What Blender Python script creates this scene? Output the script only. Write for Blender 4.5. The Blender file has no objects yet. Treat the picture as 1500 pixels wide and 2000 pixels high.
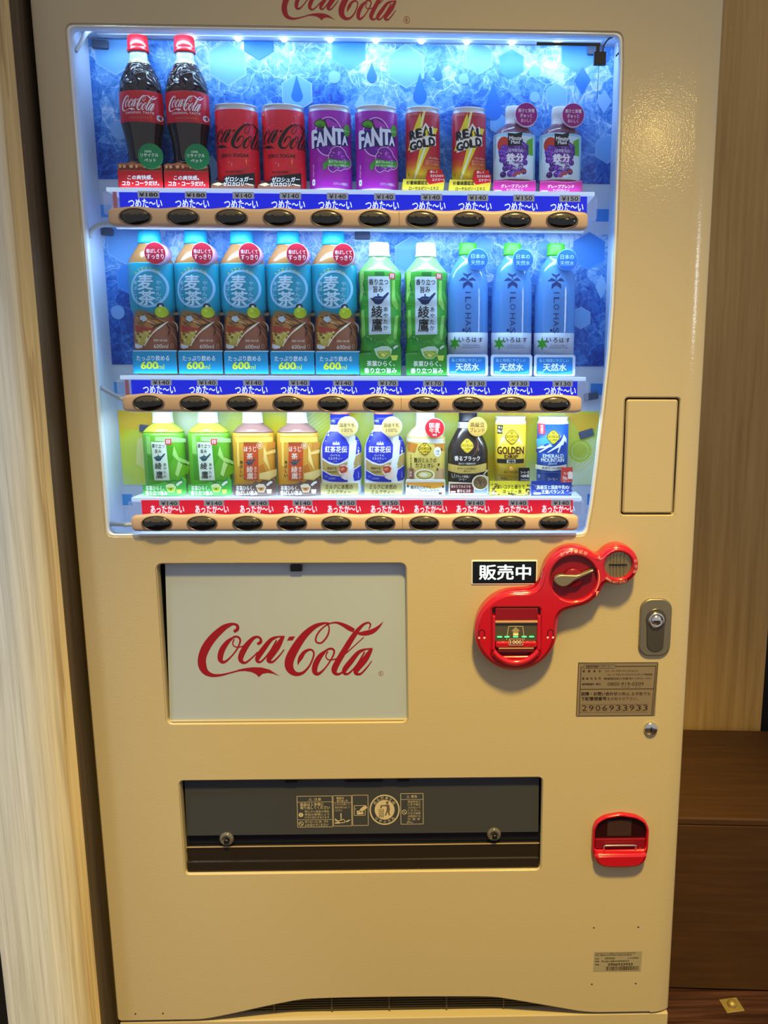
import bpy, bmesh, math, random
from mathutils import Vector, Matrix
from mathutils.geometry import tessellate_polygon
random.seed(7)
S = bpy.context.scene
COL = S.collection
R = math.radians

# ------------------------------------------------------------------ camera, world, light
# world axes: X along the machine front, Y into the machine, Z up; metres. Machine front = plane Y 0.
def cam_axes(yaw, pitch, roll):
    cy, sy, cp, sp, cr, sr = math.cos(yaw), math.sin(yaw), math.cos(pitch), math.sin(pitch), math.cos(roll), math.sin(roll)
    f = Vector((sy*cp, cy*cp, -sp)); r = Vector((cy, -sy, 0)); u = r.cross(f)
    return cr*r + sr*u, cr*u - sr*r, f
cam = bpy.data.cameras.new('camera'); camo = bpy.data.objects.new('camera', cam); COL.objects.link(camo)
_r, _u, _f = cam_axes(R(1.509), R(10.145), R(0.21))
camo.matrix_world = Matrix(((_r.x, _u.x, -_f.x, 0.0941), (_r.y, _u.y, -_f.y, -1.2502), (_r.z, _u.z, -_f.z, 1.1539), (0, 0, 0, 1)))
cam.sensor_fit = 'VERTICAL'; cam.sensor_height = 36; cam.sensor_width = 27
cam.lens = 1540/2000*36; cam.shift_x = -(913.8-750)/2000; cam.clip_start = 0.02
S.camera = camo
S.view_settings.view_transform = 'Standard'; S.view_settings.look = 'None'
S.view_settings.exposure = 0.0; S.view_settings.gamma = 1.0; S.view_settings.use_curve_mapping = False

W = bpy.data.worlds.new('room_air'); S.world = W; W.use_nodes = True
W.node_tree.nodes['Background'].inputs[0].default_value = (0.40, 0.395, 0.40, 1)
W.node_tree.nodes['Background'].inputs[1].default_value = 1.12

def lamp(name, kind, loc, power, col, size=0.1, size_y=None, aim=None, spread=None):
    l = bpy.data.lights.new(name, kind); l.energy = power; l.color = col
    if kind == 'AREA':
        l.size = size
        if size_y: l.shape = 'RECTANGLE'; l.size_y = size_y
        else: l.shape = 'DISK'
        if spread: l.spread = spread
    else: l.shadow_soft_size = size
    o = bpy.data.objects.new(name, l); COL.objects.link(o); o.location = loc
    if aim is not None:
        o.rotation_euler = (Vector(aim) - Vector(loc)).to_track_quat('-Z', 'Y').to_euler()
    return o
# warm ceiling downlight of the hall, in front of and above the machine, its beam falling on the right and lower part
kl = lamp('ceiling_downlight', 'SPOT', (0.42, -2.2, 4.6), 1520, (1.0, 0.735, 0.19), 0.22, None, (0.10, 0, -0.35))
kl.data.spot_size = R(27); kl.data.spot_blend = 0.8
# unseen cool spot, added to brighten the oak panel on the left
wl_ = lamp('wall_washer', 'SPOT', (-1.25, -0.70, 2.9), 130, (0.72, 0.88, 1.0), 0.10, None, (-0.85, 0, 0.7))
wl_.data.spot_size = R(28); wl_.data.spot_blend = 0.6
# unseen upright lamp, added to give the streak on the door edge
lamp('hall_sign_lamp', 'AREA', (2.23, -1.95, 1.535), 0.17, (0.80, 0.92, 1.0), 0.34, 0.47, (0.60, 0, 1.28), R(24))
# small warm downlight to the right, seen as the golden glint on the door
lamp('glint_downlight', 'AREA', (1.03, -2.5, 2.19), 0.12, (1.0, 0.70, 0.20), 0.06, None, (0.41, 0, 1.5), R(40))
# cool LED bars of the display: ceiling of the window, and under every button rail
LEDC = (0.50, 0.76, 1.0)
lamp('led_bar_top', 'AREA', (-0.046, 0.011, 1.646), 1.7, LEDC, 0.76, 0.014, (-0.046, 0.047, 1.40))
lamp('led_bar_middle', 'AREA', (-0.050, 0.0095, 1.363), 1.4, LEDC, 0.72, 0.010, (-0.050, 0.040, 1.15))
lamp('led_bar_bottom', 'AREA', (-0.050, 0.0095, 1.088), 1.05, (0.70, 0.88, 1.0), 0.72, 0.010, (-0.050, 0.038, 0.95))
lamp('led_bar_base', 'AREA', (-0.050, 0.020, 0.906), 0.15, LEDC, 0.72, 0.010, (-0.050, 0.028, 0.893))
for nm, z in (('shelf_glow_top', 1.425), ('shelf_glow_middle', 1.147), ('shelf_glow_bottom', 0.954)):      # lit front lip of each acrylic shelf
    lamp(nm, 'AREA', (-0.050, 0.018, z), 0.15, LEDC, 0.70, 0.006, (-0.050, 0.030, z+0.06))

# ------------------------------------------------------------------ materials
def lin(h):
    h = h.lstrip('#'); c = [int(h[i:i+2], 16)/255 for i in (0, 2, 4)]
    return tuple(x/12.92 if x <= 0.04045 else ((x+0.055)/1.055)**2.4 for x in c) + (1,)
MATS = {}
def mat(key, col=None, rough=0.45, metal=0.0, coat=0.0, trans=0.0, alpha=1.0, emit=None, estr=0.0, ior=1.45, spec=0.5):
    if key in MATS: return MATS[key]
    m = bpy.data.materials.new(key); m.use_nodes = True; b = m.node_tree.nodes['Principled BSDF']
    b.inputs['Base Color'].default_value = lin(col or key); b.inputs['Roughness'].default_value = rough
    b.inputs['Metallic'].default_value = metal; b.inputs['Coat Weight'].default_value = coat
    b.inputs['Coat Roughness'].default_value = 0.08
    b.inputs['Transmission Weight'].default_value = trans; b.inputs['Alpha'].default_value = alpha
    b.inputs['IOR'].default_value = ior; b.inputs['Specular IOR Level'].default_value = spec
    if emit: b.inputs['Emission Color'].default_value = lin(emit); b.inputs['Emission Strength'].default_value = estr
    MATS[key] = m; return m
def ink(h): return mat(h, h, 0.42)
class NT:
    def __init__(s, m): s.t = m.node_tree; s.b = s.t.nodes['Principled BSDF']
    def n(s, typ, **kw):
        x = s.t.nodes.new(typ)
        for k, v in kw.items():
            if k in ('inp',):
                for i, vv in v.items(): x.inputs[i].default_value = vv
            else: setattr(x, k, v)
        return x
    def l(s, a, ao, b, bi): s.t.links.new(a.outputs[ao], b.inputs[bi])
    def ramp(s, stops):
        x = s.n('ShaderNodeValToRGB'); e = x.color_ramp.elements
        while len(e) < len(stops): e.new(0.5)
        for i, (p, c) in enumerate(stops): e[i].position = p; e[i].color = lin(c)
        return x
def bump(nt, scale, strength, dist=0.001, detail=3, vec=None):
    no = nt.n('ShaderNodeTexNoise', inp={'Scale': scale, 'Detail': detail}); bu = nt.n('ShaderNodeBump', inp={'Strength': strength, 'Distance': dist})
    if vec: nt.t.links.new(vec, no.inputs['Vector'])
    nt.l(no, 'Fac', bu, 'Height'); nt.l(bu, 'Normal', nt.b, 'Normal'); return no
def coord(nt): return nt.n('ShaderNodeTexCoord').outputs['Object']
def mapped(nt, scale):
    mp = nt.n('ShaderNodeMapping'); mp.inputs['Scale'].default_value = scale
    nt.t.links.new(coord(nt), mp.inputs['Vector']); return mp.outputs['Vector']

def paint_metal(key, col):
    m = mat(key, col, 0.42, spec=0.3, coat=0.6); m.node_tree.nodes['Principled BSDF'].inputs['Coat Roughness'].default_value = 0.09
    nt = NT(m); no = bump(nt, 330, 0.35, 0.0005, 2, coord(nt))
    nt.t.links.new(nt.b.inputs['Normal'].links[0].from_socket, nt.b.inputs['Coat Normal']); return m
M_DOOR = paint_metal('ivory_enamel', '#b8a786')
M_RAIL = mat('rail_plastic', '#c0a48e', 0.38)
M_BLACK = mat('black_plastic', '#0c0c0f', 0.3)
M_WHITE = mat('white_plastic', '#e6e8ec', 0.45)
M_WALL_IN = mat('display_lining', '#cfdcf0', 0.55)
M_RED = mat('red_plastic', '#b50b20', 0.2, coat=0.6)
M_REDD = mat('dark_red_plastic', '#7d0a1c', 0.3)
M_CHROME = mat('chrome', '#d8d4cc', 0.18, 1.0)
M_STEEL = mat('brushed_steel', '#8d8578', 0.42, 0.75)
M_CLEAR = mat('clear_acrylic', '#dfe9ff', 0.1, alpha=0.28)

def wood(key, stops, sc=(55, 55, 2.2), rough=0.5, bands=None):
    m = mat(key, '#888888', rough); nt = NT(m); v = mapped(nt, sc)
    n1 = nt.n('ShaderNodeTexNoise', inp={'Scale': 1.0, 'Detail': 6.0, 'Roughness': 0.62, 'Distortion': 0.4}); nt.t.links.new(v, n1.inputs['Vector'])
    rp = nt.ramp(stops); nt.l(n1, 'Fac', rp, 'Fac'); out = rp
    if bands:      # broad colour bands across the board
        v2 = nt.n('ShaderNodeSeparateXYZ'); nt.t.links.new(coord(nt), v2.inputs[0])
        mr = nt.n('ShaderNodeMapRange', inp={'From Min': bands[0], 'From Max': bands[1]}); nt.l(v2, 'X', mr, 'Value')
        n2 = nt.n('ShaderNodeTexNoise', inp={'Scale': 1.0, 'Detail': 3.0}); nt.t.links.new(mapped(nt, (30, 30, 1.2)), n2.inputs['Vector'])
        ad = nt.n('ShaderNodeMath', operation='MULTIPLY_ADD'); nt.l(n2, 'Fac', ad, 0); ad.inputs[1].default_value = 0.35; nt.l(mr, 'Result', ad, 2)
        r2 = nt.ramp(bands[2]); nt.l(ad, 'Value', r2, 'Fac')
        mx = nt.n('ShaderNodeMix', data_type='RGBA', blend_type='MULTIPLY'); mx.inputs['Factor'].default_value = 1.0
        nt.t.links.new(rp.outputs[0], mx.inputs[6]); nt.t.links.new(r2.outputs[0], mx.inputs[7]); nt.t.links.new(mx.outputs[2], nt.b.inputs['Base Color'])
    else: nt.l(rp, 'Color', nt.b, 'Base Color')
    bu = nt.n('ShaderNodeBump', inp={'Strength': 0.15, 'Distance': 0.001}); nt.l(n1, 'Fac', bu, 'Height'); nt.l(bu, 'Normal', nt.b, 'Normal')
    return m
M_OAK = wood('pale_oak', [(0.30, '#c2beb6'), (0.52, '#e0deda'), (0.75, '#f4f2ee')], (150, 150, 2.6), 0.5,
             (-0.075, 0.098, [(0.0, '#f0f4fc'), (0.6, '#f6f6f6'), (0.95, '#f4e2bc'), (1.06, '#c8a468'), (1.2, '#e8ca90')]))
M_TAN = wood('tan_veneer', [(0.30, '#a07c45'), (0.5, '#b38d52'), (0.72, '#c29b60')], (60, 60, 2.0), 0.55)
M_BENCH = wood('dark_brown_veneer', [(0.3, '#382008'), (0.55, '#42270a'), (0.8, '#4c2f0e')], (4, 60, 60), 0.6)
M_FLOOR = wood('floor_walnut', [(0.3, '#1d0f0b'), (0.5, '#3a211b'), (0.75, '#5b3a33')], (3, 70, 70), 0.35)

def ice_material():
    m = mat('ice_print', '#4a90e0', 0.4); nt = NT(m); co = coord(nt)
    d = nt.n('ShaderNodeTexNoise', inp={'Scale': 14.0, 'Detail': 3.0}); nt.t.links.new(co, d.inputs['Vector'])
    mx = nt.n('ShaderNodeMix', data_type='RGBA', blend_type='LINEAR_LIGHT'); mx.inputs['Factor'].default_value = 0.022
    nt.t.links.new(co, mx.inputs[6]); nt.t.links.new(d.outputs['Color'], mx.inputs[7]); wv_ = mx.outputs[2]
    def tone(scale):
        v = nt.n('ShaderNodeTexVoronoi', inp={'Scale': scale}); nt.t.links.new(wv_, v.inputs['Vector'])
        sp_ = nt.n('ShaderNodeSeparateColor'); nt.l(v, 'Color', sp_, 'Color'); return sp_
    def edge(scale, w):
        v = nt.n('ShaderNodeTexVoronoi', feature='DISTANCE_TO_EDGE', inp={'Scale': scale}); nt.t.links.new(wv_, v.inputs['Vector'])
        r_ = nt.n('ShaderNodeMapRange', inp={'From Min': 0.0, 'From Max': w, 'To Min': 1.0, 'To Max': 0.0}); nt.l(v, 'Distance', r_, 'Value'); return r_
    n2 = nt.n('ShaderNodeTexNoise', inp={'Scale': 60.0, 'Detail': 6.0, 'Roughness': 0.7, 'Distortion': 2.0}); nt.t.links.new(wv_, n2.inputs['Vector'])
    n3 = nt.n('ShaderNodeTexNoise', inp={'Scale': 9.0, 'Detail': 2.0}); nt.t.links.new(co, n3.inputs['Vector'])
    sp = nt.n('ShaderNodeSeparateXYZ'); nt.t.links.new(co, sp.inputs[0])
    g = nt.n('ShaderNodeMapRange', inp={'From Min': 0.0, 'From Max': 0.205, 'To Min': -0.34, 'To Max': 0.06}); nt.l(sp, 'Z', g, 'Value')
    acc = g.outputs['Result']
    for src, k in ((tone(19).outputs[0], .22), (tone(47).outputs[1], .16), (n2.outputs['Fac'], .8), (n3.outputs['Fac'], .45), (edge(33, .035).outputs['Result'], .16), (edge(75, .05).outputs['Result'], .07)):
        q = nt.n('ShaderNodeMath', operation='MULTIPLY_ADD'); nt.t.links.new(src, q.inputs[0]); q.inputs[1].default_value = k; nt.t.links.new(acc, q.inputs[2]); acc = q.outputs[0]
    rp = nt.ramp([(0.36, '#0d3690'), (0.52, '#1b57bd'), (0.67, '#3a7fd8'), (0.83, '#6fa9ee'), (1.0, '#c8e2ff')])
    nt.t.links.new(acc, rp.inputs['Fac']); nt.l(rp, 'Color', nt.b, 'Base Color'); return m
M_ICE = ice_material()
def citrus_material():
    m = mat('citrus_print', '#d8e060', 0.4); nt = NT(m); co = coord(nt)
    n = nt.n('ShaderNodeTexNoise', inp={'Scale': 9.0, 'Detail': 1.5, 'Distortion': 0.8}); nt.t.links.new(co, n.inputs['Vector'])
    rp = nt.ramp([(0.33, '#e6c81e'), (0.42, '#dfe03a'), (0.52, '#cfe06a'), (0.62, '#d5e8a8'), (0.75, '#e3eed0')])
    nt.l(n, 'Fac', rp, 'Fac'); nt.l(rp, 'Color', nt.b, 'Base Color'); return m
M_CITRUS = citrus_material()
def glass_material():
    m = bpy.data.materials.new('window_glass'); m.use_nodes = True; t = m.node_tree; t.nodes.clear()
    o = t.nodes.new('ShaderNodeOutputMaterial'); tr = t.nodes.new('ShaderNodeBsdfTransparent'); gl = t.nodes.new('ShaderNodeBsdfGlossy')
    gl.inputs['Roughness'].default_value = 0.02; fr = t.nodes.new('ShaderNodeFresnel'); fr.inputs['IOR'].default_value = 1.3
    mx = t.nodes.new('ShaderNodeMixShader'); tr.inputs[0].default_value = (0.97, 0.985, 1, 1)
    t.links.new(fr.outputs[0], mx.inputs[0]); t.links.new(tr.outputs[0], mx.inputs[1]); t.links.new(gl.outputs[0], mx.inputs[2]); t.links.new(mx.outputs[0], o.inputs[0])
    return m
M_GLASS = glass_material()
def cola_material():      # embossed swirls on the shoulder of the bottle only
    m = mat('cola_plastic', '#1b0a10', 0.12, coat=0.6); nt = NT(m)
    no = nt.n('ShaderNodeTexNoise', inp={'Scale': 52.0, 'Detail': 1.0, 'Distortion': 1.2}); nt.t.links.new(mapped(nt, (1, 1.6, 1)), no.inputs['Vector'])
    sp = nt.n('ShaderNodeSeparateXYZ'); nt.t.links.new(coord(nt), sp.inputs[0])
    mr = nt.n('ShaderNodeMapRange', inp={'From Min': 0.125, 'From Max': 0.145}); nt.l(sp, 'Z', mr, 'Value')
    mu_ = nt.n('ShaderNodeMath', operation='MULTIPLY'); nt.l(no, 'Fac', mu_, 0); nt.l(mr, 'Result', mu_, 1)
    bu = nt.n('ShaderNodeBump', inp={'Strength': 0.9, 'Distance': 0.010}); nt.l(mu_, 'Value', bu, 'Height'); nt.l(bu, 'Normal', nt.b, 'Normal'); nt.l(bu, 'Normal', nt.b, 'Coat Normal'); return m
M_COLA = cola_material()

# ------------------------------------------------------------------ object helpers (all shape inputs in millimetres)
K = 0.001
def link(name, me, m, parent=None, loc=None, smooth=False):
    o = bpy.data.objects.new(name, me); COL.objects.link(o)
    if m is not None:
        for x in (m if isinstance(m, (list, tuple)) else [m]): me.materials.append(x)
    if smooth: me.polygons.foreach_set('use_smooth', [True]*len(me.polygons))
    if parent: o.parent = parent
    if loc: o.location = Vector(loc)*K
    return o
def mesh(name, vs, fs, m, parent=None, loc=None, smooth=False):
    me = bpy.data.meshes.new(name); me.from_pydata([Vector(v)*K for v in vs], [], fs); me.update()
    return link(name, me, m, parent, loc, smooth)
def thing(name, label, cat, loc=(0, 0, 0), group=None, rz=0):
    o = bpy.data.objects.new(name, None); COL.objects.link(o); o.location = Vector(loc)*K; o.rotation_euler = (0, 0, rz)
    o.empty_display_size = 0.02; o['label'] = label; o['category'] = cat
    if group: o['group'] = group
    return o
def copy_tree(o, parent=None):
    c = o.copy(); COL.objects.link(c)
    if parent: c.parent = parent
    for ch in list(o.children): copy_tree(ch, c)
    return c
def box_geo(x0, x1, y0, y1, z0, z1, bev=0.0, seg=2):
    bm = bmesh.new(); bmesh.ops.create_cube(bm, size=1)
    for v in bm.verts: v.co = Vector((x0+(v.co.x+.5)*(x1-x0), y0+(v.co.y+.5)*(y1-y0), z0+(v.co.z+.5)*(z1-z0)))*K
    if bev: bmesh.ops.bevel(bm, geom=list(bm.edges), offset=bev*K, segments=seg, affect='EDGES', profile=0.5)
    return bm
def box(name, x0, x1, y0, y1, z0, z1, m, parent=None, bev=0.0, loc=None):
    bm = box_geo(x0, x1, y0, y1, z0, z1, bev); me = bpy.data.meshes.new(name); bm.to_mesh(me); bm.free()
    return link(name, me, m, parent, loc)
def lathe_geo(prof, k=1.0, n=40):
    vs, fs = [], []
    for r, z in prof:
        for i in range(n):
            a = 2*math.pi*i/n; vs.append((r*math.cos(a), k*r*math.sin(a), z))
    for j in range(len(prof)-1):
        for i in range(n):
            a, b = j*n+i, j*n+(i+1) % n; fs.append((a, b, b+n, a+n))
    fs.append(tuple(range(n-1, -1, -1))); fs.append(tuple(range((len(prof)-1)*n, len(prof)*n)))
    return vs, fs
def lathe(name, prof, m, parent, k=1.0, n=40, loc=None):
    vs, fs = lathe_geo(prof, k, n); o = mesh(name, vs, fs, m, parent, loc)
    me = o.data; me.polygons.foreach_set('use_smooth', [len(p.vertices) == 4 for p in me.polygons]); return o
def crom(pts, n=6):
    if len(pts) < 3: return pts
    out = []
    P_ = [pts[0]] + list(pts) + [pts[-1]]
    for i in range(1, len(P_)-2):
        p0, p1, p2, p3 = P_[i-1], P_[i], P_[i+1], P_[i+2]
        for j in range(n):
            t = j/n
            out.append(tuple(0.5*((2*b) + (c-a)*t + (2*a-5*b+4*c-d)*t*t + (-a+3*b-3*c+d)*t**3) for a, b, c, d in zip(p0, p1, p2, p3)))
    out.append(tuple(pts[-1])); return out
def tube(name, pts, r, m, parent=None, n=8, smoothn=5, loc=None):
    pts = [Vector(p) for p in crom(pts, smoothn)]; vs, fs = [], []
    for i, p in enumerate(pts):
        d = (pts[min(i+1, len(pts)-1)] - pts[max(i-1, 0)]).normalized()
        a = d.orthogonal().normalized() if i == 0 else (prev - d*prev.dot(d)).normalized()
        prev = a; b = d.cross(a)
        for k in range(n):
            t = 2*math.pi*k/n; vs.append(p + r*(math.cos(t)*a + math.sin(t)*b))
    for i in range(len(pts)-1):
        for k in range(n): fs.append((i*n+k, i*n+(k+1) % n, (i+1)*n+(k+1) % n, (i+1)*n+k))
    fs.append(tuple(range(n-1, -1, -1))); fs.append(tuple(range((len(pts)-1)*n, len(pts)*n)))
    return mesh(name, vs, fs, m, parent, loc, True)
def at(u, v, Y):      # point of the plane Y (metres) seen at photo pixel u, v (1500 x 2000): used to lay out label artwork
    d = _f + (u-913.8)/1540*_r - (v-1000)/1540*_u
    return camo.matrix_world.translation + d*((Y-camo.matrix_world.translation.y)/d.y)
# 2D outlines (x, z)
def ellp(cx, cz, rx, rz, n=40, a0=0): return [(cx+rx*math.cos(a0+2*math.pi*i/n), cz+rz*math.sin(a0+2*math.pi*i/n)) for i in range(n)]
def rrect(x0, z0, x1, z1, r, n=5):
    out = []
    for cx, cz, a in ((x1-r, z1-r, 0), (x0+r, z1-r, 90), (x0+r, z0+r, 180), (x1-r, z0+r, 270)):
        for i in range(n+1):
            t = R(a+90*i/n); out.append((cx+r*math.cos(t), cz+r*math.sin(t)))
    return out
def rpoly(pts, r, n=5):
    out = []
    for i, p in enumerate(pts):
        p = Vector(p); a = Vector(pts[i-1]); b = Vector(pts[(i+1) % len(pts)])
        u = (a-p).normalized(); v = (b-p).normalized()
        q0, q1 = p+u*min(r, (a-p).length*.45), p+v*min(r, (b-p).length*.45)
        for k in range(n+1):
            t = k/n; out.append(tuple(q0*(1-t)**2 + p*2*t*(1-t) + q1*t*t))
    return out
def area2(l): return sum(l[i-1][0]*l[i][1]-l[i][0]*l[i-1][1] for i in range(len(l)))
def inset(l, d):
    n = len(l); out = []
    for i in range(n):
        p, a, b = Vector(l[i]), Vector(l[i-1]), Vector(l[(i+1) % n])
        e1, e2 = (p-a), (b-p)
        if e1.length < 1e-6: e1 = e2
        if e2.length < 1e-6: e2 = e1
        n1 = Vector((-e1.y, e1.x)).normalized(); n2 = Vector((-e2.y, e2.x)).normalized()
        m = (n1+n2); m = m/max(m.length_squared/2, 0.5)
        out.append(tuple(p+m*d))
    return out
def plate(name, loops, y0, thick, bev, m, parent=None, seg=3, back=False, loc=None, hbev=None):
    """flat sheet facing -Y with any holes (loops[1:]); rounded lips of radius bev"""
    L = []
    for i, l in enumerate(loops):
        ccw = area2(l) > 0
        L.append(list(l) if ccw == (i == 0) else list(reversed(l)))
    vs, fs, sm = [], [], []
    rings = []
    for li, l in enumerate(L):
        rr = []; bv = bev if li == 0 or hbev is None else hbev
        steps = [(bv*(1-math.sin(t*math.pi/2/seg)), bv*(1-math.cos(t*math.pi/2/seg))) for t in range(seg+1)] if bv else [(0, 0)]
        steps.append((0, thick))
        for d, y in steps:
            q = inset(l, d) if d > 1e-6 else l
            rr.append(range(len(vs), len(vs)+len(q))); vs += [(x, y0+y, z) for x, z in q]
        rings.append(rr)
        for a, b in zip(rr[:-1], rr[1:]):
            n = len(l)
            for i in range(n): fs.append((a[i], a[(i+1) % n], b[(i+1) % n], b[i])); sm.append(True)
    def cap(k, flip):
        idx = [i for rr in rings for i in rr[k]]
        tris = tessellate_polygon([[Vector((vs[i][0], vs[i][2], 0)) for i in rr[k]] for rr in rings])
        for t in tris:
            t = tuple(idx[i] for i in t)
            (ax, _, az), (bx, _, bz), (cx, _, cz) = (vs[i] for i in t)
            if ((bx-ax)*(cz-az)-(bz-az)*(cx-ax) > 0) == flip: t = t[::-1]
            fs.append(t); sm.append(False)
    cap(0, False)
    if back: cap(-1, True)
    o = mesh(name, vs, fs, m, parent, loc); o.data.polygons.foreach_set('use_smooth', sm); return o

# ------------------------------------------------------------------ flat print: lettering, logos, artwork
_tc = {}
def glyphs(s, bold=0.0):
    key = (s, bold)
    if key not in _tc:
        c = bpy.data.curves.new('lettering', 'FONT'); c.body = s; c.size = 1; c.resolution_u = 2; c.offset = bold
        o = bpy.data.objects.new('lettering', c); me = o.to_mesh()
        v = [(p.co.x, p.co.y) for p in me.vertices]; f = [tuple(p.vertices) for p in me.polygons]
        o.to_mesh_clear(); bpy.data.objects.remove(o); bpy.data.curves.remove(c)
        _tc[key] = (v, f)
    return _tc[key]
def ribbon(pts, n=5):
    q = crom(pts, n); L, Rr = [], []
    for i in range(len(q)):
        a, b = q[max(i-1, 0)], q[min(i+1, len(q)-1)]
        dx, dy = b[0]-a[0], b[1]-a[1]; l = math.hypot(dx, dy) or 1; w = abs(q[i][2])/2
        L.append((q[i][0]-dy/l*w, q[i][1]+dx/l*w)); Rr.append((q[i][0]+dy/l*w, q[i][1]-dx/l*w))
    n_ = len(q); return L+Rr, [(i, i+1, n_+i+1, n_+i) for i in range(n_-1)]
SCRIPT = [  # cursive logo: strokes of (x, y down, width), units of a 1420 x 430 field with offset 38, 72
 [(318,148,22),(345,128,26),(345,100,22),(318,88,18),(285,95,30),(235,122,46),(160,190,58),(100,270,64),(68,350,62),(68,415,62),(92,462,46),(140,486,28),(200,486,18),(270,470,12),(345,450,12)],
 [(305,195,16),(262,232,34),(222,290,44),(206,345,42),(212,375,32),(238,382,20),(285,345,12),(335,285,12),(362,225,14),(356,195,16),(330,185,16),(305,195,16)],
 [(318,205,10),(305,238,9),(322,264,9),(370,264,9),(425,238,9)],
 [(492,245,20),(518,228,24),(516,200,18),(490,188,18),(455,205,28),(405,262,42),(368,328,44),(362,370,34),(392,390,18),(440,358,12),(495,305,10)],
 [(650,188,14),(596,212,28),(536,285,40),(492,348,38),(490,380,22),(520,378,14),(580,312,12),(640,215,12)],
 [(690,188,24),(642,268,46),(584,348,42),(575,378,28),(608,382,16),(660,332,11),(695,288,8)],
 [(640,190,12),(668,187,12),(702,186,10)],
 [(1045,85,10),(1000,86,18),(930,112,36),(850,180,52),(775,285,64),(732,375,68),(734,438,60),(775,478,36),(830,472,22),(882,420,14),(915,350,13),(919,308,14),(893,289,16),(850,308,26),(820,350,34),(802,385,18),(796,410,2)],
 [(1015,80,8),(1042,115,11),(1030,178,13),(985,234,13),(948,234,13),(938,205,13),(965,150,12),(1025,98,10),(1090,80,14),(1145,96,26),(1195,124,36),(1232,143,30)],
 [(1262,166,16),(1310,165,36),(1370,150,36),(1420,115,20),(1455,75,2)],
 [(1015,297,16),(968,342,38),(932,405,44),(924,460,40),(950,480,24),(1000,440,12),(1050,370,12),(1076,315,14),(1068,287,16),(1040,284,16),(1015,297,16)],
 [(1028,305,10),(1012,342,9),(1035,370,9),(1090,362,10),(1150,332,9),(1225,268,8),(1305,195,7)],
 [(1345,132,8),(1358,98,12),(1338,82,14),(1292,106,22),(1230,180,38),(1160,290,44),(1100,390,46),(1074,450,44),(1090,482,24),(1130,472,14),(1175,418,9)],
 [(1320,288,14),(1264,312,28),(1202,385,40),(1154,448,38),(1155,480,22),(1190,474,14),(1250,408,12),(1310,310,12)],
 [(1362,288,24),(1314,365,46),(1250,442,44),(1240,476,28),(1275,482,16),(1322,436,11),(1364,380,6)],
 [(1308,290,12),(1340,286,12),(1372,284,10)]]
SWOOSH = [(335,444),(400,430),(460,425),(520,428),(580,445),(655,498),(605,477),(560,470),(522,478),(494,503),(475,481),(440,463),(390,454),(335,457)]
HYPHEN = [(737,188),(782,185),(762,217),(718,219)]

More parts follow.
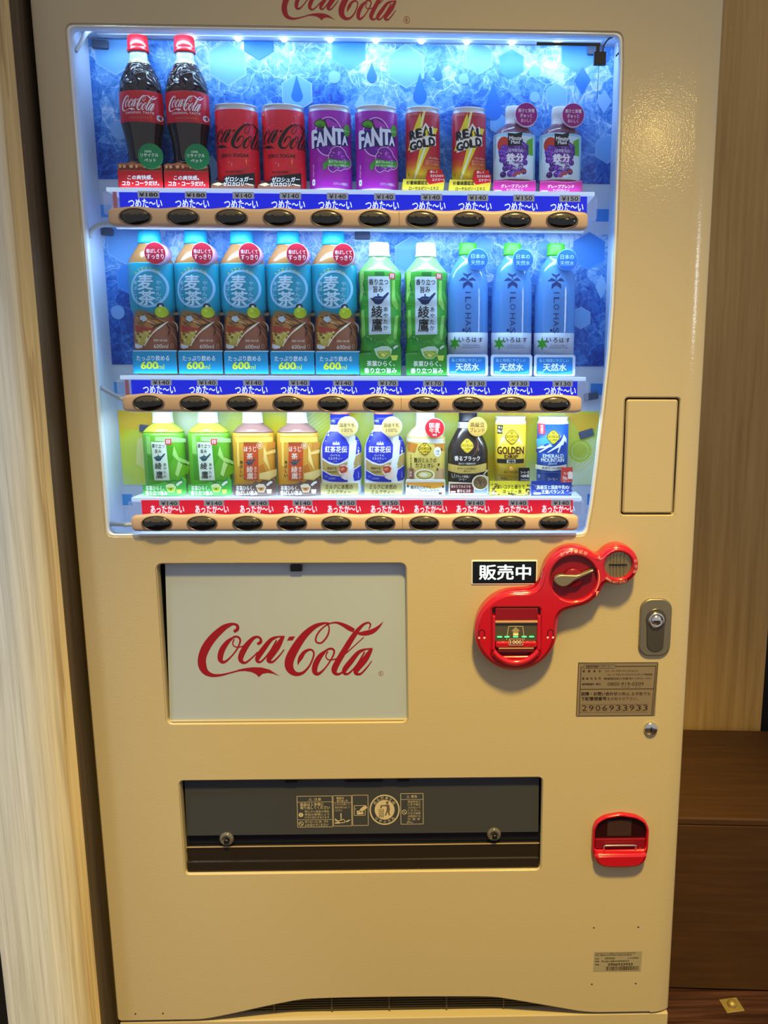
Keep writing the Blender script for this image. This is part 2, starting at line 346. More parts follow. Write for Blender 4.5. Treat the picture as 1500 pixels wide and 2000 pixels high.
class Print:
    """artwork for one flat or curved surface; art units are scaled to mm, drawn layer over layer"""
    def __init__(s, plane=None):
        s.plane = plane; s.items = []; s.z, s.ox, s.oy = 1, 0, 0
    def frame(s, z, ox, oy): s.z, s.ox, s.oy = z, ox, oy; return s
    def mp(s, p):
        u, v = s.ox+p[0]/s.z, s.oy+p[1]/s.z
        if s.plane is None: return (u, -v)
        q = at(u, v, s.plane[2]*K); return (q.x/K-s.plane[0], q.z/K-s.plane[1])
    def add(s, vs, fs, col, lay=1, mapped=True):
        s.items.append(([s.mp(p) for p in vs] if mapped else vs, fs, col, lay)); return s
    def poly(s, pts, col, lay=1):
        fs = [tuple(t) for t in tessellate_polygon([[Vector((x, y, 0)) for x, y in pts]])]
        return s.add(pts, fs, col, lay)
    def rect(s, x0, y0, x1, y1, col, lay=1, r=0):
        return s.poly(rrect(x0, y0, x1, y1, r) if r else [(x0, y0), (x1, y0), (x1, y1), (x0, y1)], col, lay)
    def ell(s, x, y, rx, ry, col, lay=1, n=28): return s.poly(ellp(x, y, rx, ry, n), col, lay)
    def ring(s, x, y, rx, ry, w, col, lay=1, a0=0, a1=360, n=40):
        vs, fs = [], []
        for i in range(n+1):
            a = R(a0+(a1-a0)*i/n); c, d = math.cos(a), math.sin(a)
            vs += [(x+(rx-w/2)*c, y+(ry-w/2)*d), (x+(rx+w/2)*c, y+(ry+w/2)*d)]
            if i: fs.append((2*i-2, 2*i-1, 2*i+1, 2*i))
        return s.add(vs, fs, col, lay)
    def line(s, pts, col, lay=1, n=5):
        v, f = ribbon(pts, n); return s.add(v, f, col, lay)
    def text(s, t, x, y, w=None, h=None, col='#ffffff', lay=3, bold=0.012, rot=0, skew=0):
        v, f = glyphs(t)
        if not v: return s
        x0, x1 = min(p[0] for p in v), max(p[0] for p in v); y0, y1 = min(p[1] for p in v), max(p[1] for p in v)
        kx = w/(x1-x0) if w else None; ky = h/(y1-y0) if h else None
        if kx is None: kx = ky
        if ky is None: ky = kx
        c, d = math.cos(R(rot)), math.sin(R(rot))
        for i_, (sx_, sy_) in enumerate(((-1, -.5), (1, -.5), (0, .8)) if bold > .006 else ((0, 0),)):      # heavier weights: the glyph struck three times
            o = []
            for px, py in v:
                a, b = (px-(x0+x1)/2+sx_*bold)*kx, -(py-(y0+y1)/2+sy_*bold)*ky
                a -= skew*b
                o.append((x+a*c+b*d, y-a*d+b*c))
            s.add(o, f, col, lay+.3*i_)
        return s
    def vtext(s, t, x, y0, y1, h, col, lay=3, bold=0.012, w=None):
        n = len(t)
        for i, ch in enumerate(t): s.text(ch, x, y0+(i+.5)*(y1-y0)/n, w, h, col, lay, bold)
        return s
    def arct(s, t, x, y, rx, ry, a0, a1, h, col, lay=3, bold=0.012, flip=False):
        n = len(t)
        for i, ch in enumerate(t):
            a = a0+(a1-a0)*(i+.5)/n
            s.text(ch, x+rx*math.cos(R(a)), y+ry*math.sin(R(a)), None, h, col, lay, bold, (-(a+90) if not flip else -(a-90)))
        return s
    def script(s, x0, y0, x1, y1, col, lay=3):
        f = lambda p: (x0+(p[0]-38)/1417*(x1-x0), y0+(p[1]-72)/431*(y1-y0))
        for i, st in enumerate(SCRIPT):
            v, fs = ribbon(st, 6); s.add([f(p) for p in v], fs, col, lay+.12*i)
        s.poly([f(p) for p in SWOOSH], col, lay-.1); s.poly([f(p) for p in HYPHEN], col, lay)
        return s
    def pot(s, x, y, w, col, hi, lay=3):       # side-handled teapot
        k = w/100
        s.poly([(x+k*a, y+k*b) for a, b in ((-50,-8),(-34,-8),(-25,-16),(0,-20),(22,-15),(50,-42),(58,-36),(48,-20),(30,2),(18,22),(0,30),(-22,26),(-36,8))], col, lay)
        s.ell(x-4*k, y-26*k, 5*k, 7*k, col, lay, 10); s.line([(x-25*k, y-6*k, 3*k), (x, y-2*k, 3*k), (x+24*k, y-8*k, 3*k)], hi, lay+1); return s
    def build(s, name, parent, surf=None, y=0.0, arc=None, loc=None, step=4.0, zstep=None, eps=0.10):
        cols = sorted({i[2] for i in s.items}); bm = bmesh.new()
        for vs, fs, col, lay in s.items:
            if arc:      # wrap round a cylinder of radius arc instead of projecting
                pass
            bv = [bm.verts.new((x, -lay*eps, z)) for x, z in vs]
            for f in fs:
                try: q = bm.faces.new([bv[i] for i in f])
                except ValueError: continue
                q.material_index = cols.index(col)
        if surf:
            xs = [v.co.x for v in bm.verts]; zs = [v.co.z for v in bm.verts]
            def cut(ax, lo, hi, st):
                t = math.ceil(lo/st)*st
                while t < hi:
                    no = (1, 0, 0) if ax == 0 else (0, 0, 1)
                    bmesh.ops.bisect_plane(bm, geom=bm.verts[:]+bm.edges[:]+bm.faces[:], plane_co=tuple(t*c for c in no), plane_no=no); t += st
            cut(0, min(xs), max(xs), step)
            if zstep: cut(2, min(zs), max(zs), zstep)
            if arc:
                kill = [f for f in bm.faces if any(abs(v.co.x) > arc*1.45 for v in f.verts)]
                bmesh.ops.delete(bm, geom=kill, context='FACES')
                for v in bm.verts: v.co.x = arc*math.sin(v.co.x/arc)
            for v in bm.verts: v.co.y += surf(v.co.x, v.co.z)
        else:
            for v in bm.verts: v.co.y += y
        for f in bm.faces:
            f.normal_update()
            if f.normal.y > 0: f.normal_flip()
        for v in bm.verts: v.co *= K
        me = bpy.data.meshes.new(name); bm.to_mesh(me); bm.free()
        o = link(name, me, [c if not isinstance(c, str) else ink(c) for c in cols], parent, loc); return o

# ------------------------------------------------------------------ setting (floor top at z -100 mm)
def struct(o): o['kind'] = 'structure'; return o
struct(box('floor', -1500, 1900, -3200, 1400, -130, -100, M_FLOOR))
struct(box('wall_back', -1500, 470, 600, 640, -100, 2600, mat('shadow_wall', '#3a332a', 0.7)))
wr = struct(box('wall_right', -420, 203, 0, 30, -100, 2600, M_TAN)); wr.location = (0.668, 0.575, 0); wr.rotation_euler = (0, 0, R(-3.5))
wv = struct(box('wall_side', 0, 900, 60, 90, -100, 2600, mat('dark_gap', '#08090e', 0.8))); wv.location = (0.80, 0.56, 0); wv.rotation_euler = (0, 0, R(-3.5))  # black sheet in place of the dark void past the tan wall
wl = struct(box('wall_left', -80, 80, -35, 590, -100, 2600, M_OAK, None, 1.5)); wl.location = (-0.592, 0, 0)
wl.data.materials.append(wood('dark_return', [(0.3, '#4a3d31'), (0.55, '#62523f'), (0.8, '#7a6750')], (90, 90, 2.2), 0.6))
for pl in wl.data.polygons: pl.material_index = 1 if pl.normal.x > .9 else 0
struct(box('trim_1', -1500, -676, -5, 560, -100, 2600, mat('black_trim', '#0b0a0a', 0.6)))  # black block in place of the shaded void left of the oak panel

be = thing('bench_box', 'low dark brown wooden box bench against the tan wall, right of the vending machine', 'bench', (655, 160, -100), None, R(-3.5))
box('front_panel', -146, 560, 0, 18, 4, 370, M_BENCH, be, 1)
box('seat_top', -146, 560, 0, 396, 370.5, 386, M_BENCH, be, 3)
box('side_panel', -146, -128, 18, 396, 4, 368, M_BENCH, be); box('side_panel', 542, 560, 18, 396, 4, 368, M_BENCH, be)
fp = thing('anchor_plate', 'small brass floor plate with a round bolt on the dark floor beside the machine', 'plate', (664, 120, -100), None, R(8))
box('plate', -19, 19, -17, 17, 0, 3, mat('worn_brass', '#a08a54', 0.45, 0.5), fp, 1)
lathe('bolt', [(9, 3), (9, 6), (7.5, 9.5), (4, 11.5), (0.5, 12)], mat('worn_brass'), fp, 1, 20)

# ------------------------------------------------------------------ the vending machine
vm = thing('vending_machine', 'ivory drinks vending machine with a blue lit display window, standing between wood panels', 'vending machine', (0, 0, -100))
vm_z = 100   # parts are given in door coordinates (z 0 = lower edge of the door); the root stands on the floor
LOC = (0, 0, vm_z)
def arch_pts():
    return [(-380, 0), (-344, 1), (-289, 12), (-233, 25), (-178, 36), (-141, 39), (-67, 40), (20, 39.5), (117, 38), (173, 36), (210, 30), (285, 14), (345, 2), (390, 0)]
WINR = [(350, 1641), (352, 1600), (352.5, 1520), (352.5, 1446), (352.5, 1343), (351.5, 1252), (348.5, 1180), (342, 1094), (335.5, 1013), (329, 945), (321, 891)]
def window(d=0):
    l = [(-452, 891), (321, 891)] + WINR[::-1][1:] + [(-452, 1641)]
    if area2(l) < 0: l = l[::-1]
    l = inset(l, d) if d else l
    out = []
    for i, p in enumerate(l):
        if p in (l[0], l[1], l[-2], l[-1]):
            a, b, q = Vector(l[i-1]), Vector(l[(i+1) % len(l)]), Vector(p); u, v = (a-q).normalized(), (b-q).normalized()
            for k in range(6):
                t = k/5; out.append(tuple((q+u*11)*(1-t)**2+q*2*t*(1-t)+(q+v*11)*t*t))
        else: out.append(p)
    return out
ap = crom(arch_pts(), 4)
outer = [(-500, 1760), (-500, 6), (-498, 2), (-494, 0)] + ap + [(467, 0), (467, 1760)]
holes = [window(), rrect(-375.5, 570, 26, 845, 9), rrect(-361.5, 291, 256.5, 466, 7), rrect(375, 925, 462, 1113, 5)]
plate('door_panel', [outer]+holes, 0, 16, 2.0, M_DOOR, vm, loc=LOC)
# rounded right edge of the door
vs, fs = [], []
arcp = [(463.4, -.08), (466, -.08)] + [(467+29*i/8, 7.7*(i/8)**2) for i in range(1, 9)] + [(496+9*(math.sin(a)-.469)/1, 7.7+9*(.883-math.cos(a))) for a in [R(28+62*i/7) for i in range(1, 8)]] + [(500.78, 34)]
for z in (0, 1760): vs += [(x, y, z) for x, y in arcp]
n = len(arcp); fs = [(i, i+1, n+i+1, n+i) for i in range(n-1)]
k0 = len(vs); vs += [(x, y, 0) for x, y in arcp] + [(467, 34, 0)]; fs.append(tuple(range(len(vs)-1, k0-1, -1)))
de = mesh('door_edge', vs, fs, M_DOOR, vm, LOC, True)
box('cabinet', -497, 499, 90, 545, -60, 1755, M_DOOR, vm, 3, LOC)
box('door_side', -499, -480, 16, 90, 2, 1755, M_DOOR, vm, 0, LOC); box('door_side', 470, 498, 36, 90, 2, 1755, M_DOOR, vm, 0, LOC)
box('kick_plate', -497, 498, 2, 90, -98, -5, M_DOOR, vm, 1.5, LOC)
gr = box('air_grille', -420, 420, 26, 28, -4, 44, mat('grille_dark', '#241c12', 0.6), vm, 0, LOC)
for z in (-1, 4, 9, 14, 19, 24): box('grille_bar', -420, 420, 18.5, 23, z, z+1.6, mat('grille_bar', '#4f4229', 0.5), gr)
for x in (-330, -225, -120, -15, 90, 195, 300): box('grille_post', x, x+3, 17.5, 24, -4, 30, mat('grille_bar'), gr)
plate('service_cover', [rrect(377.5, 927.5, 459.5, 1110.5, 4)], 0.5, 10, 2.5, M_DOOR, vm, loc=LOC)
plate('service_recess', [rrect(372, 922, 465, 1116, 4)], 14, 2, 0, mat('joint_dark', '#4a3a20', 0.7), vm, loc=LOC)
for x, z in ((355, 175), (435, 175), (355, 60), (435, 60), (-467, 15), (-418, 15)):
    lathe('plug_hole', [(1.5, 0), (1.5, .2)], mat('hole_black', '#1c140a', 0.8), vm, 1, 10, (x, -0.1, z+vm_z)).rotation_euler = (R(90), 0, 0)

# --- display window
plate('window_frame', [window(-0.2), window(3.2)], 1.0, 14, 1.2, M_WHITE, vm, loc=LOC)
plate('window_pane', [window(2.5)], 5, 1.0, 0, M_GLASS, vm, loc=LOC)
DB = 74
box('display_back', -462, 364, DB, DB+4, 880, 1664, M_WALL_IN, vm, 0, LOC)
box('display_side', -460, -452.5, 14, DB, 884, 1652, M_WALL_IN, vm, 0, LOC)
box('display_side', 353.5, 362, 14, DB, 884, 1652, M_WALL_IN, vm, 0, LOC)
box('display_ceiling', -460, 362, 14, DB, 1650, 1658, M_WALL_IN, vm, 0, LOC)
box('display_floor', -460, 362, 14, DB, 880, 891, M_WALL_IN, vm, 0, LOC)
def hexa(x, z, r, a=90): return [(x+r*math.cos(R(a+60*i)), z+r*math.sin(R(a+60*i))) for i in range(6)]
def drop(x, z, w, h): return [(x+w*s*math.sin(t)*math.sin(t/2)**1.2, z+h*math.cos(t)) for s in (1,) for t in [2*math.pi*i/24 for i in range(24)]]
def flat_print(parent, items, name='poster_print', y=-0.3):
    for i, (pts, c, lay) in enumerate(items):
        n_ = {6: 'hexagon_print', 4: 'diamond_print', 20: 'circle_print'}.get(len(pts), 'droplet_print')
        Print().poly([(x, -z) for x, z in pts], c, lay+i*.05).build(n_, parent, y=DB-1.5)
PALE, MID, DEEP = '#8fc0f7', '#4b97ee', '#1f6fdc'
def teardrop(x, z, w, h):
    return [(x, z+h)] + [(x+w*math.cos(R(a)), z-h*.35+w*math.sin(R(a))) for a in range(30, -211, -20)]
def rh(x, z, w, h): return [(x+w, z), (x, z+h), (x-w, z), (x, z-h)]
def outline(pts, w): return pts
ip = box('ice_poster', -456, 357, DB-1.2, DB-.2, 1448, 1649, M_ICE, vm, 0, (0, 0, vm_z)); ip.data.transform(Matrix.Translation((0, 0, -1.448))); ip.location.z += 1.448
o1 = lambda x, z: (x, z-1448)
it = []
for x, z, r, c in ((-434+20, 1640, 0, PALE), (-243, 1618, 33, PALE), (-245, 1612, 0, PALE), (-183, 1521, 0, PALE), (-57, 1640, 30, MID), (-138, 1577, 27, PALE), (31, 1617, 32, PALE), (143, 1630, 24, PALE),
    (194, 1622, 22, MID), (297, 1640, 30, MID), (265, 1577, 19, PALE), (231, 1612, 10, PALE), (-414, 1632, 34, PALE), (-194, 1648, 26, DEEP), (50, 1556, 20, PALE), (176, 1535, 16, PALE), (348, 1500, 22, PALE), (-330, 1600, 0, PALE)):
    if r:
        n_ = 6 if (int(x) % 3) else 6
        h = hexa(x, z-1448, r); it.append((h, c, 1)); it.append(([(x+(px-x)*.93, z-1448+(pz-z+1448)*.93) for px, pz in h], '#6fadf3' if c == PALE else ('#3a8be9' if c == MID else '#2f7fe4'), 2))
for x, z, w, h in ((-138, 1580, 9, 22), (52, 1582, 11, 26), (-290, 1545, 11, 30), (166, 1565, 14, 32), (80, 1609, 7, 14), (-22, 1606, 8, 16)): it.append((teardrop(x, z-1448, w, h), DEEP, 3))
for x, z, w, h, c in ((305, 1600, 13, 20, DEEP), (340, 1570, 12, 18, PALE), (-274, 1464, 14, 22, PALE), (-40, 1560, 10, 16, PALE)): it.append((rh(x, z-1448, w, h), c, 3))
for x, z, r in ((-414, 1520, 14), (231, 1575, 8), (-80, 1600, 9), (120, 1600, 8)): it.append((ellp(x, z-1448, r, r, 20), '#7db4f5', 2))
flat_print(ip, it)
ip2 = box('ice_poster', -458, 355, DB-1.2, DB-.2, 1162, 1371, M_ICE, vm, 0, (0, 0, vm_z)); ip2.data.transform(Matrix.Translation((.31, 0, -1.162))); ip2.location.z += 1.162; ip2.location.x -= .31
it = []
for x, z, r, c in ((-417, 1352, 34, PALE), (38, 1335, 32, PALE), (323, 1345, 30, MID), (252, 1349, 14, PALE), (-412, 1297, 26, MID), (-218, 1362, 24, PALE), (153, 1352, 16, PALE), (313, 1240, 18, PALE)):
    h = hexa(x, z-1162, r); it.append(([(a+310, b) for a, b in h], c, 1)); it.append(([(x+310+(px-x)*.93, z-1162+(pz-z+1162)*.93) for px, pz in h], '#6fadf3' if c == PALE else '#3a8be9', 2))
it.append(([(a+310, b) for a, b in rh(345, 1290-1162, 10, 20)], PALE, 3)); it.append((ellp(-437+310, 1245-1162, 11, 11, 20), '#7db4f5', 2)); it.append(([(a+310, b) for a, b in teardrop(270, 1320-1162, 9, 20)], DEEP, 3))
flat_print(ip2, it)
ip3 = box('citrus_poster', -449, 353, DB-1.2, DB-.2, 964, 1088, M_CITRUS, vm, 0, LOC)
p = Print()
for i in range(9):
    Print().line([(-130+i*9, -1084, .8), (-215+i*9, -1020, .8)], '#c3cf2e', 1).build('stripe_print', ip3, y=DB-1.4)
    Print().line([(310+i*7, -1030, .8), (260+i*7, -985, .8)], '#cfd96a', 1).build('stripe_print', ip3, y=DB-1.4)
p.ring(318, -1022, 17, 17, 4, '#bcd83a', 2); p.ell(318, -1022, 13, 13, '#c8dc50', 1)
p.build('citrus_ring', ip3, y=DB-1.4)
Print().poly([(-449, -1088), (-360, -1088), (-380, -1066), (-420, -1056), (-449, -1062)], '#f0c63a', 2).build('leaf_print', ip3, y=DB-1.4)
Print().poly([(290, -1084), (352, -1084), (345, -1060), (318, -1052)], '#f0c63a', 2).build('leaf_print', ip3, y=DB-1.4)
Print().poly([(-420, -1040), (-395, -1050), (-390, -1010), (-405, -985), (-425, -1000)], '#e8ea9a', 1).build('leaf_print', ip3, y=DB-1.4)
Print().poly([(-390, -1052), (-385, -1030), (-395, -1005), (-402, -1030)], '#d8c81e', 2).build('leaf_print', ip3, y=DB-1.4)
p = Print()
for i in range(6): p.text('○', -268+i*9, -1076, None, 4, '#eef5cc', 3)
p.build('poster_print', ip3, y=DB-1.4)
for i, (z, q) in enumerate(((1400, 0), (1124, 0), (938, 0))):
    
    for x0, x1, c in ((-455, -436, '#57a5ea'), (333, 356, '#3f92e6')): Print().rect(x0, -z-10, x1, -z+9, c, 1).build('blue_patch', vm, y=DB-.2, loc=LOC)
for x, z, a in ((-433, 1641, 4), (323, 1642, 0), (-402, 1058, 6), (333, 1113, -10), (327, 1051, -18), (-446, 1369, 3), (-41, 1366, 0)):
    b_ = box('poster_clip', -12, 12, -6, 0, -6, 6, mat('clip_grey', '#4d5a74', 0.5), vm, 1.5, (x, DB-1, z+vm_z)); b_.rotation_euler = (0, R(a), 0)
for z, in ((1372,), (1160,)): pass

# LED bar in the ceiling with its separate diodes
lb = box('led_strip', -430, 330, 53, 65, 1648.5, 1650, M_WHITE, vm, 0, LOC)
M_LED = mat('led_glow', '#ffffff', emit='#cfeaff', estr=14)
for i in range(9):
    lathe('led', [(5.2, 0), (4.4, -2.5), (2.6, -4), (.3, -4.6)], M_LED, lb, 1, 14, (-291+i*69.2, 59, 1648.5))
for z in (1362, 1087): box('led_strip', -405, 303, 9, 15, z+1.5, z+4, M_WHITE, vm, 0, LOC)

# --- three shelves: white shelf, price band, clear end pieces, button rail
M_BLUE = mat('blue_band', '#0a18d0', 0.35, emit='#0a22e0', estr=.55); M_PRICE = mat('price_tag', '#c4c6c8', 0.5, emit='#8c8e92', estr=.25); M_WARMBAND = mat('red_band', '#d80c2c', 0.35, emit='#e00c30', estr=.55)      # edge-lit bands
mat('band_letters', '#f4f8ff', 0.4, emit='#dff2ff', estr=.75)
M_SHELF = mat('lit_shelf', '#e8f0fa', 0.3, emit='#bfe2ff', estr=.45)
M_BTN = mat('button_gloss', '#08080a', 0.12, coat=0.5); M_BTNTOP = mat('button_tint', '#4f463a', 0.18)
ROWS = [  # shelf z, rail bottom/top z, button x's, prices, band
 dict(S=1424, r0=1363.5, r1=1390, bx=[-367, -297, -226, -155.5, -85, -14, 56.5, 126.5, 196.5, 266.5], bz=1376.5, pr=[180, 180, 140, 140, 140, 140, 140, 140, 150, 150], t='つめた〜い', m=M_BLUE, x0=-408, x1=306, h0=-421, h1=323, b0=1388, b1=1415.5, pz=1412, tz=1400, b=(-397, 307)),
 dict(S=1146, r0=1089.5, r1=1116, bx=[-366, -294.5, -223, -152, -83, -13, 58, 126, 193.5, 262.5], bz=1103, pr=[140, 140, 140, 140, 140, 170, 170, 130, 130, 130], t='つめた〜い', m=M_BLUE, x0=-407, x1=304.5, h0=-421, h1=318, b0=1111, b1=1138, pz=1134.5, tz=1123.5, b=(-399, 300)),
 dict(S=953, r0=901, r1=927, bx=[-365.5, -294.5, -223, -153, -82.5, -13, 57, 125.5, 195, 264.5], bz=914.5, pr=[140, 140, 140, 140, 150, 150, 150, 140, 140, 140], t='あったか〜い', m=M_WARMBAND, x0=-407, x1=304.5, h0=-417, h1=317, b0=922, b1=948, pz=943.5, tz=933.5, b=(-396, 298))]
bp = lathe_geo([(22.5, -1), (22, 1.2), (19, 2.8), (13, 4), (6, 4.6), (.4, 4.8)], 1, 32)
for rw in ROWS:
    S_ = rw['S']
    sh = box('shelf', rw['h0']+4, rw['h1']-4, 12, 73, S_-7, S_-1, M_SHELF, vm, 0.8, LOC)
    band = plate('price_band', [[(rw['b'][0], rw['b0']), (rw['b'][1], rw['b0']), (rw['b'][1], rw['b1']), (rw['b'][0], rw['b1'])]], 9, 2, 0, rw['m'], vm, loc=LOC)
    box('band_holder', rw['h0'], rw['b'][0], 8, 40, rw['b0']-4, S_-8, M_CLEAR, vm, 0.6, LOC); box('band_holder', rw['b'][1], rw['h1'], 8, 40, rw['b0']-4, S_-8, M_CLEAR, vm, 0.6, LOC)
    if rw['m'] is M_BLUE: box('band_end', rw['b'][0]-9, rw['b'][0]-3, 7.4, 7.9, rw['b0'], rw['b1'], mat('band_end_red', '#e08a9a', 0.4), vm, 0, LOC)
    for x, c in zip(rw['bx'], rw['pr']):
        if S_ == 1424 and c == 180: x -= 2
        Print().text(rw['t'], x+10, -rw['tz'], 50 if rw['m'] is M_BLUE else 53, 12.5, 'band_letters', 1, 0.022).build('band_lettering', band, y=8.9)
    for x, c in zip(rw['bx'], rw['pr']):
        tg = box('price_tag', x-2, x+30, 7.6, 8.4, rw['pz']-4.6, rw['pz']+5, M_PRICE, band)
        Print().text('¥%d' % c, x+14, -rw['pz'], 27 if c == 180 else 25, 6.6 if c != 180 else 5.6, '#0b0b0d', 1, 0.012 if c != 180 else 0.03).build('price', tg, y=7.5)
    # rail: rounded bar whose top edge swells over each button
    vs, fs = [], []; x = rw['x0']; xs = []
    while x < rw['x1']+.1: xs.append(x); x += (rw['x1']-rw['x0'])/140
    xs = [xs[0]-.01, xs[0]+.6, xs[0]+2] + xs[1:-1] + [xs[-1]-2, xs[-1]-.6, xs[-1]]
    xs = sorted(set(round(v, 2) for v in xs)); nr = 16
    for x in xs:
        d = min(abs(x-b) for b in rw['bx']); sw = 2.6*math.cos(min(d/35, 1)*math.pi/2)**2
        e = min(x-xs[0], xs[-1]-x); q = 1 if e > 9 else math.sqrt(max(0, 1-((9-e)/9)**2))*.45+.55
        zc, hz, yc, hy = (rw['r0']+rw['r1'])/2, (rw['r1']-rw['r0'])/2*q, -4, 9*q
        for k in range(nr):
            a = 2*math.pi*k/nr; c, s = math.cos(a), math.sin(a)
            f = lambda t: math.copysign(abs(t)**.55, t)
            vs.append((x, yc+hy*f(c), zc+(hz+(sw if s > 0.3 else 0))*f(s)))
    for i in range(len(xs)-1):
        for k in range(nr): fs.append((i*nr+k, i*nr+(k+1) % nr, (i+1)*nr+(k+1) % nr, (i+1)*nr+k))
    fs.append(tuple(range(nr))); fs.append(tuple(range((len(xs)-1)*nr+nr-1, (len(xs)-1)*nr-1, -1)))
    rail = mesh('button_rail', vs, fs, M_RAIL, vm, LOC, True)
    box('rail_joint', 22.2, 22.9, -13.2, -12.9, rw['r0']+3, rw['r1']-3, mat('joint_line', '#8a6a55', 0.6), rail)
    for j, x in enumerate(rw['bx']):
        if j == 0:
            v = []; f = []
            for i in range(36):      # chrome collar
                a = 2*math.pi*i/36
                for (rr, yy) in ((24.6, .6), (24.2, -1.2), (22.6, -1.6), (21.6, .4)): v.append((rr*math.cos(a), yy, rr*.51*math.sin(a)))
            for i in range(36):
                for k in range(3): f.append((i*4+k, i*4+k+1, ((i+1) % 36)*4+k+1, ((i+1) % 36)*4+k))
            c0 = mesh('button_collar', v, f, mat('collar', '#77685c', 0.28, 0.6), rail, None, True)
            v = [(a, -c*.9, b*.51) for a, b, c in bp[0]]; b0 = mesh('button', v, bp[1], [M_BTN, M_BTNTOP], rail, None, True)
            for pl in b0.data.polygons:
                if pl.center.z > .0032: pl.material_index = 1
        else:
            c0 = c0.copy(); b0 = b0.copy(); COL.objects.link(c0); COL.objects.link(b0)
        c0.location = (x*K, -.0132, rw['bz']*K); b0.location = (x*K, -.0128, rw['bz']*K)
for pts, rr in (([(-449, 18, 1612), (-444, 22, 1622), (-432, 24, 1640), (-410, 24, 1648)], 3), ([(-450, 20, 1352), (-445, 18, 1362), (-430, 14, 1369), (-408, 8, 1371)], 4),
                ([(-450, 16, 1127), (-430, 12, 1116), (-408, 6, 1107)], 3.5), ([(-450, 12, 909), (-408, 6, 909)], 3.5)):
    tube('cable_sleeve', pts, rr, mat('sleeve_grey', '#b9bcc4', 0.5), vm, 10, 5, LOC)
for z0, z1 in ((1330, 1385), (1240, 1252), (1105, 1180), (1035, 1100)): box('window_gasket', -452.3, -450.8, 3, 9, z0, z1, M_BLACK, vm, 0, LOC)
box('window_gasket', -452.3, -449.5, 4, 9, 893, 903, M_BLACK, vm, 0, LOC)

an = thing('signal_antenna', 'thin black bar antenna and square box in the upper right of the window', 'antenna', (318, 10, 1613))
box('antenna_bar', -92, 2, -1.5, 1.5, 13, 17, M_BLACK, an, .5); box('antenna_box', -7, 11, -3, 4, -13, 5, M_BLACK, an, 1); box('antenna_arm', -4, 1, -1.5, 1.5, 4, 14, M_BLACK, an)
tube('wire', [(6, 0, 5), (8, 0, 15), (16, 0, 24), (27, 0, 26), (31, 0, 23), (30, 0, 14), (33, 0, 9), (26, 1, 0)], 1.1, M_BLACK, an)
tube('lead', [(1, 1, -12), (0, 1, -60)], .4, M_BLACK, an, 6, 1)

# --- milky sign, unlit, with the red script
sg = plate('sign_panel', [[(-373.5, -5), (40, -5), (40, 285), (-367, 285)]], 0, .8, 0, mat('sign_white', '#a2abba', 0.25, coat=0.3), vm)
sg.location = (0, .007, (vm_z+570)*K); sg.rotation_euler = (R(-1.8), 0, 0)
Print().script(-321, -743.5+570, -13, -648+570, '#870a1b', 1).ring(-18, -653+570, 4, 4, .5, '#870a1b', 1, n=24).text('R', -18, -653+570, None, 4, '#870a1b', 1, 0.0).build('script_logo', sg, y=-.15)
box('sign_recess', -386, 38, 34, 36, 556, 860, M_BLACK, vm, 0, LOC)
box('sign_side', -379, -375.8, 14, 36, 565, 850, mat('recess_navy', '#10151f', 0.4), vm, 0, LOC)
box('sign_clip', -163, -144, 8, 14, 830, 841, M_BLACK, vm, 1.2, LOC)
box('sign_ledge', -375, 26, 3.5, 7, 570.5, 574, M_DOOR, vm, 1, LOC)
Print().script(-143, -1651-53.5, 31.5, -1651, '#96101f', 1).ring(36, -1653.5, 4.2, 4.2, .6, '#96101f', 1, n=24).text('R', 36, -1653.5, None, 4, '#96101f', 1).build('script_logo', vm, y=-.1, loc=LOC)

# --- sale indicator
si = plate('sale_indicator', [rrect(133, 809.5, 241, 850.5, 2)], -1.5, 6, 1.0, M_WHITE, vm, loc=LOC)
plate('indicator_screen', [rrect(135, 811.5, 239, 848.5, 1)], -1.8, 1, 0.2, mat('screen_black', '#050507', 0.15), si)
Print().text('販売中', 188, -830.5, 84, 25, mat('lit_letters', '#d8f6ff', emit='#c9f2ff', estr=1.0).name, 1, 0.02).build('indicator_lettering', si, y=-2.0)

# --- red money unit: one moulding of three joined discs
def sdf(x, z):
    ds = [math.hypot(x-205, z-738)-67.5, math.hypot(x-296.5, z-828)-50.5, math.hypot(x-368, z-848)-33]
    r = ds[0]
    for d, k in ((ds[1], 48.0), (ds[2], 12.0)):
        h = max(k-abs(r-d), 0)/k; r = min(r, d)-h*h*k*.25
    return r
def trace():
    p = [138.0, 738.0]; out = []; st = 4.0
    for i in range(600):
        for _ in range(4):
            d = sdf(*p); gx = (sdf(p[0]+.05, p[1])-sdf(p[0]-.05, p[1]))/.1; gz = (sdf(p[0], p[1]+.05)-sdf(p[0], p[1]-.05))/.1
            l = math.hypot(gx, gz); p = [p[0]-d*gx/l/l, p[1]-d*gz/l/l]
        if i > 10 and math.hypot(p[0]-out[0][0], p[1]-out[0][1]) < st*.8: break
        out.append(tuple(p)); l = math.hypot(gx, gz); p = [p[0]-gz/l*st, p[1]+gx/l*st]
    return out
MT = -30
bill_hole = rrect(166, 697, 244, 779, 5)
mu = plate('money_unit', [trace(), bill_hole, ellp(296.5, 827, 38, 37.5, 40), ellp(368, 848, 22.5, 22, 32)], MT, 31, 7, M_RED, vm, 4, loc=LOC, hbev=2.5)
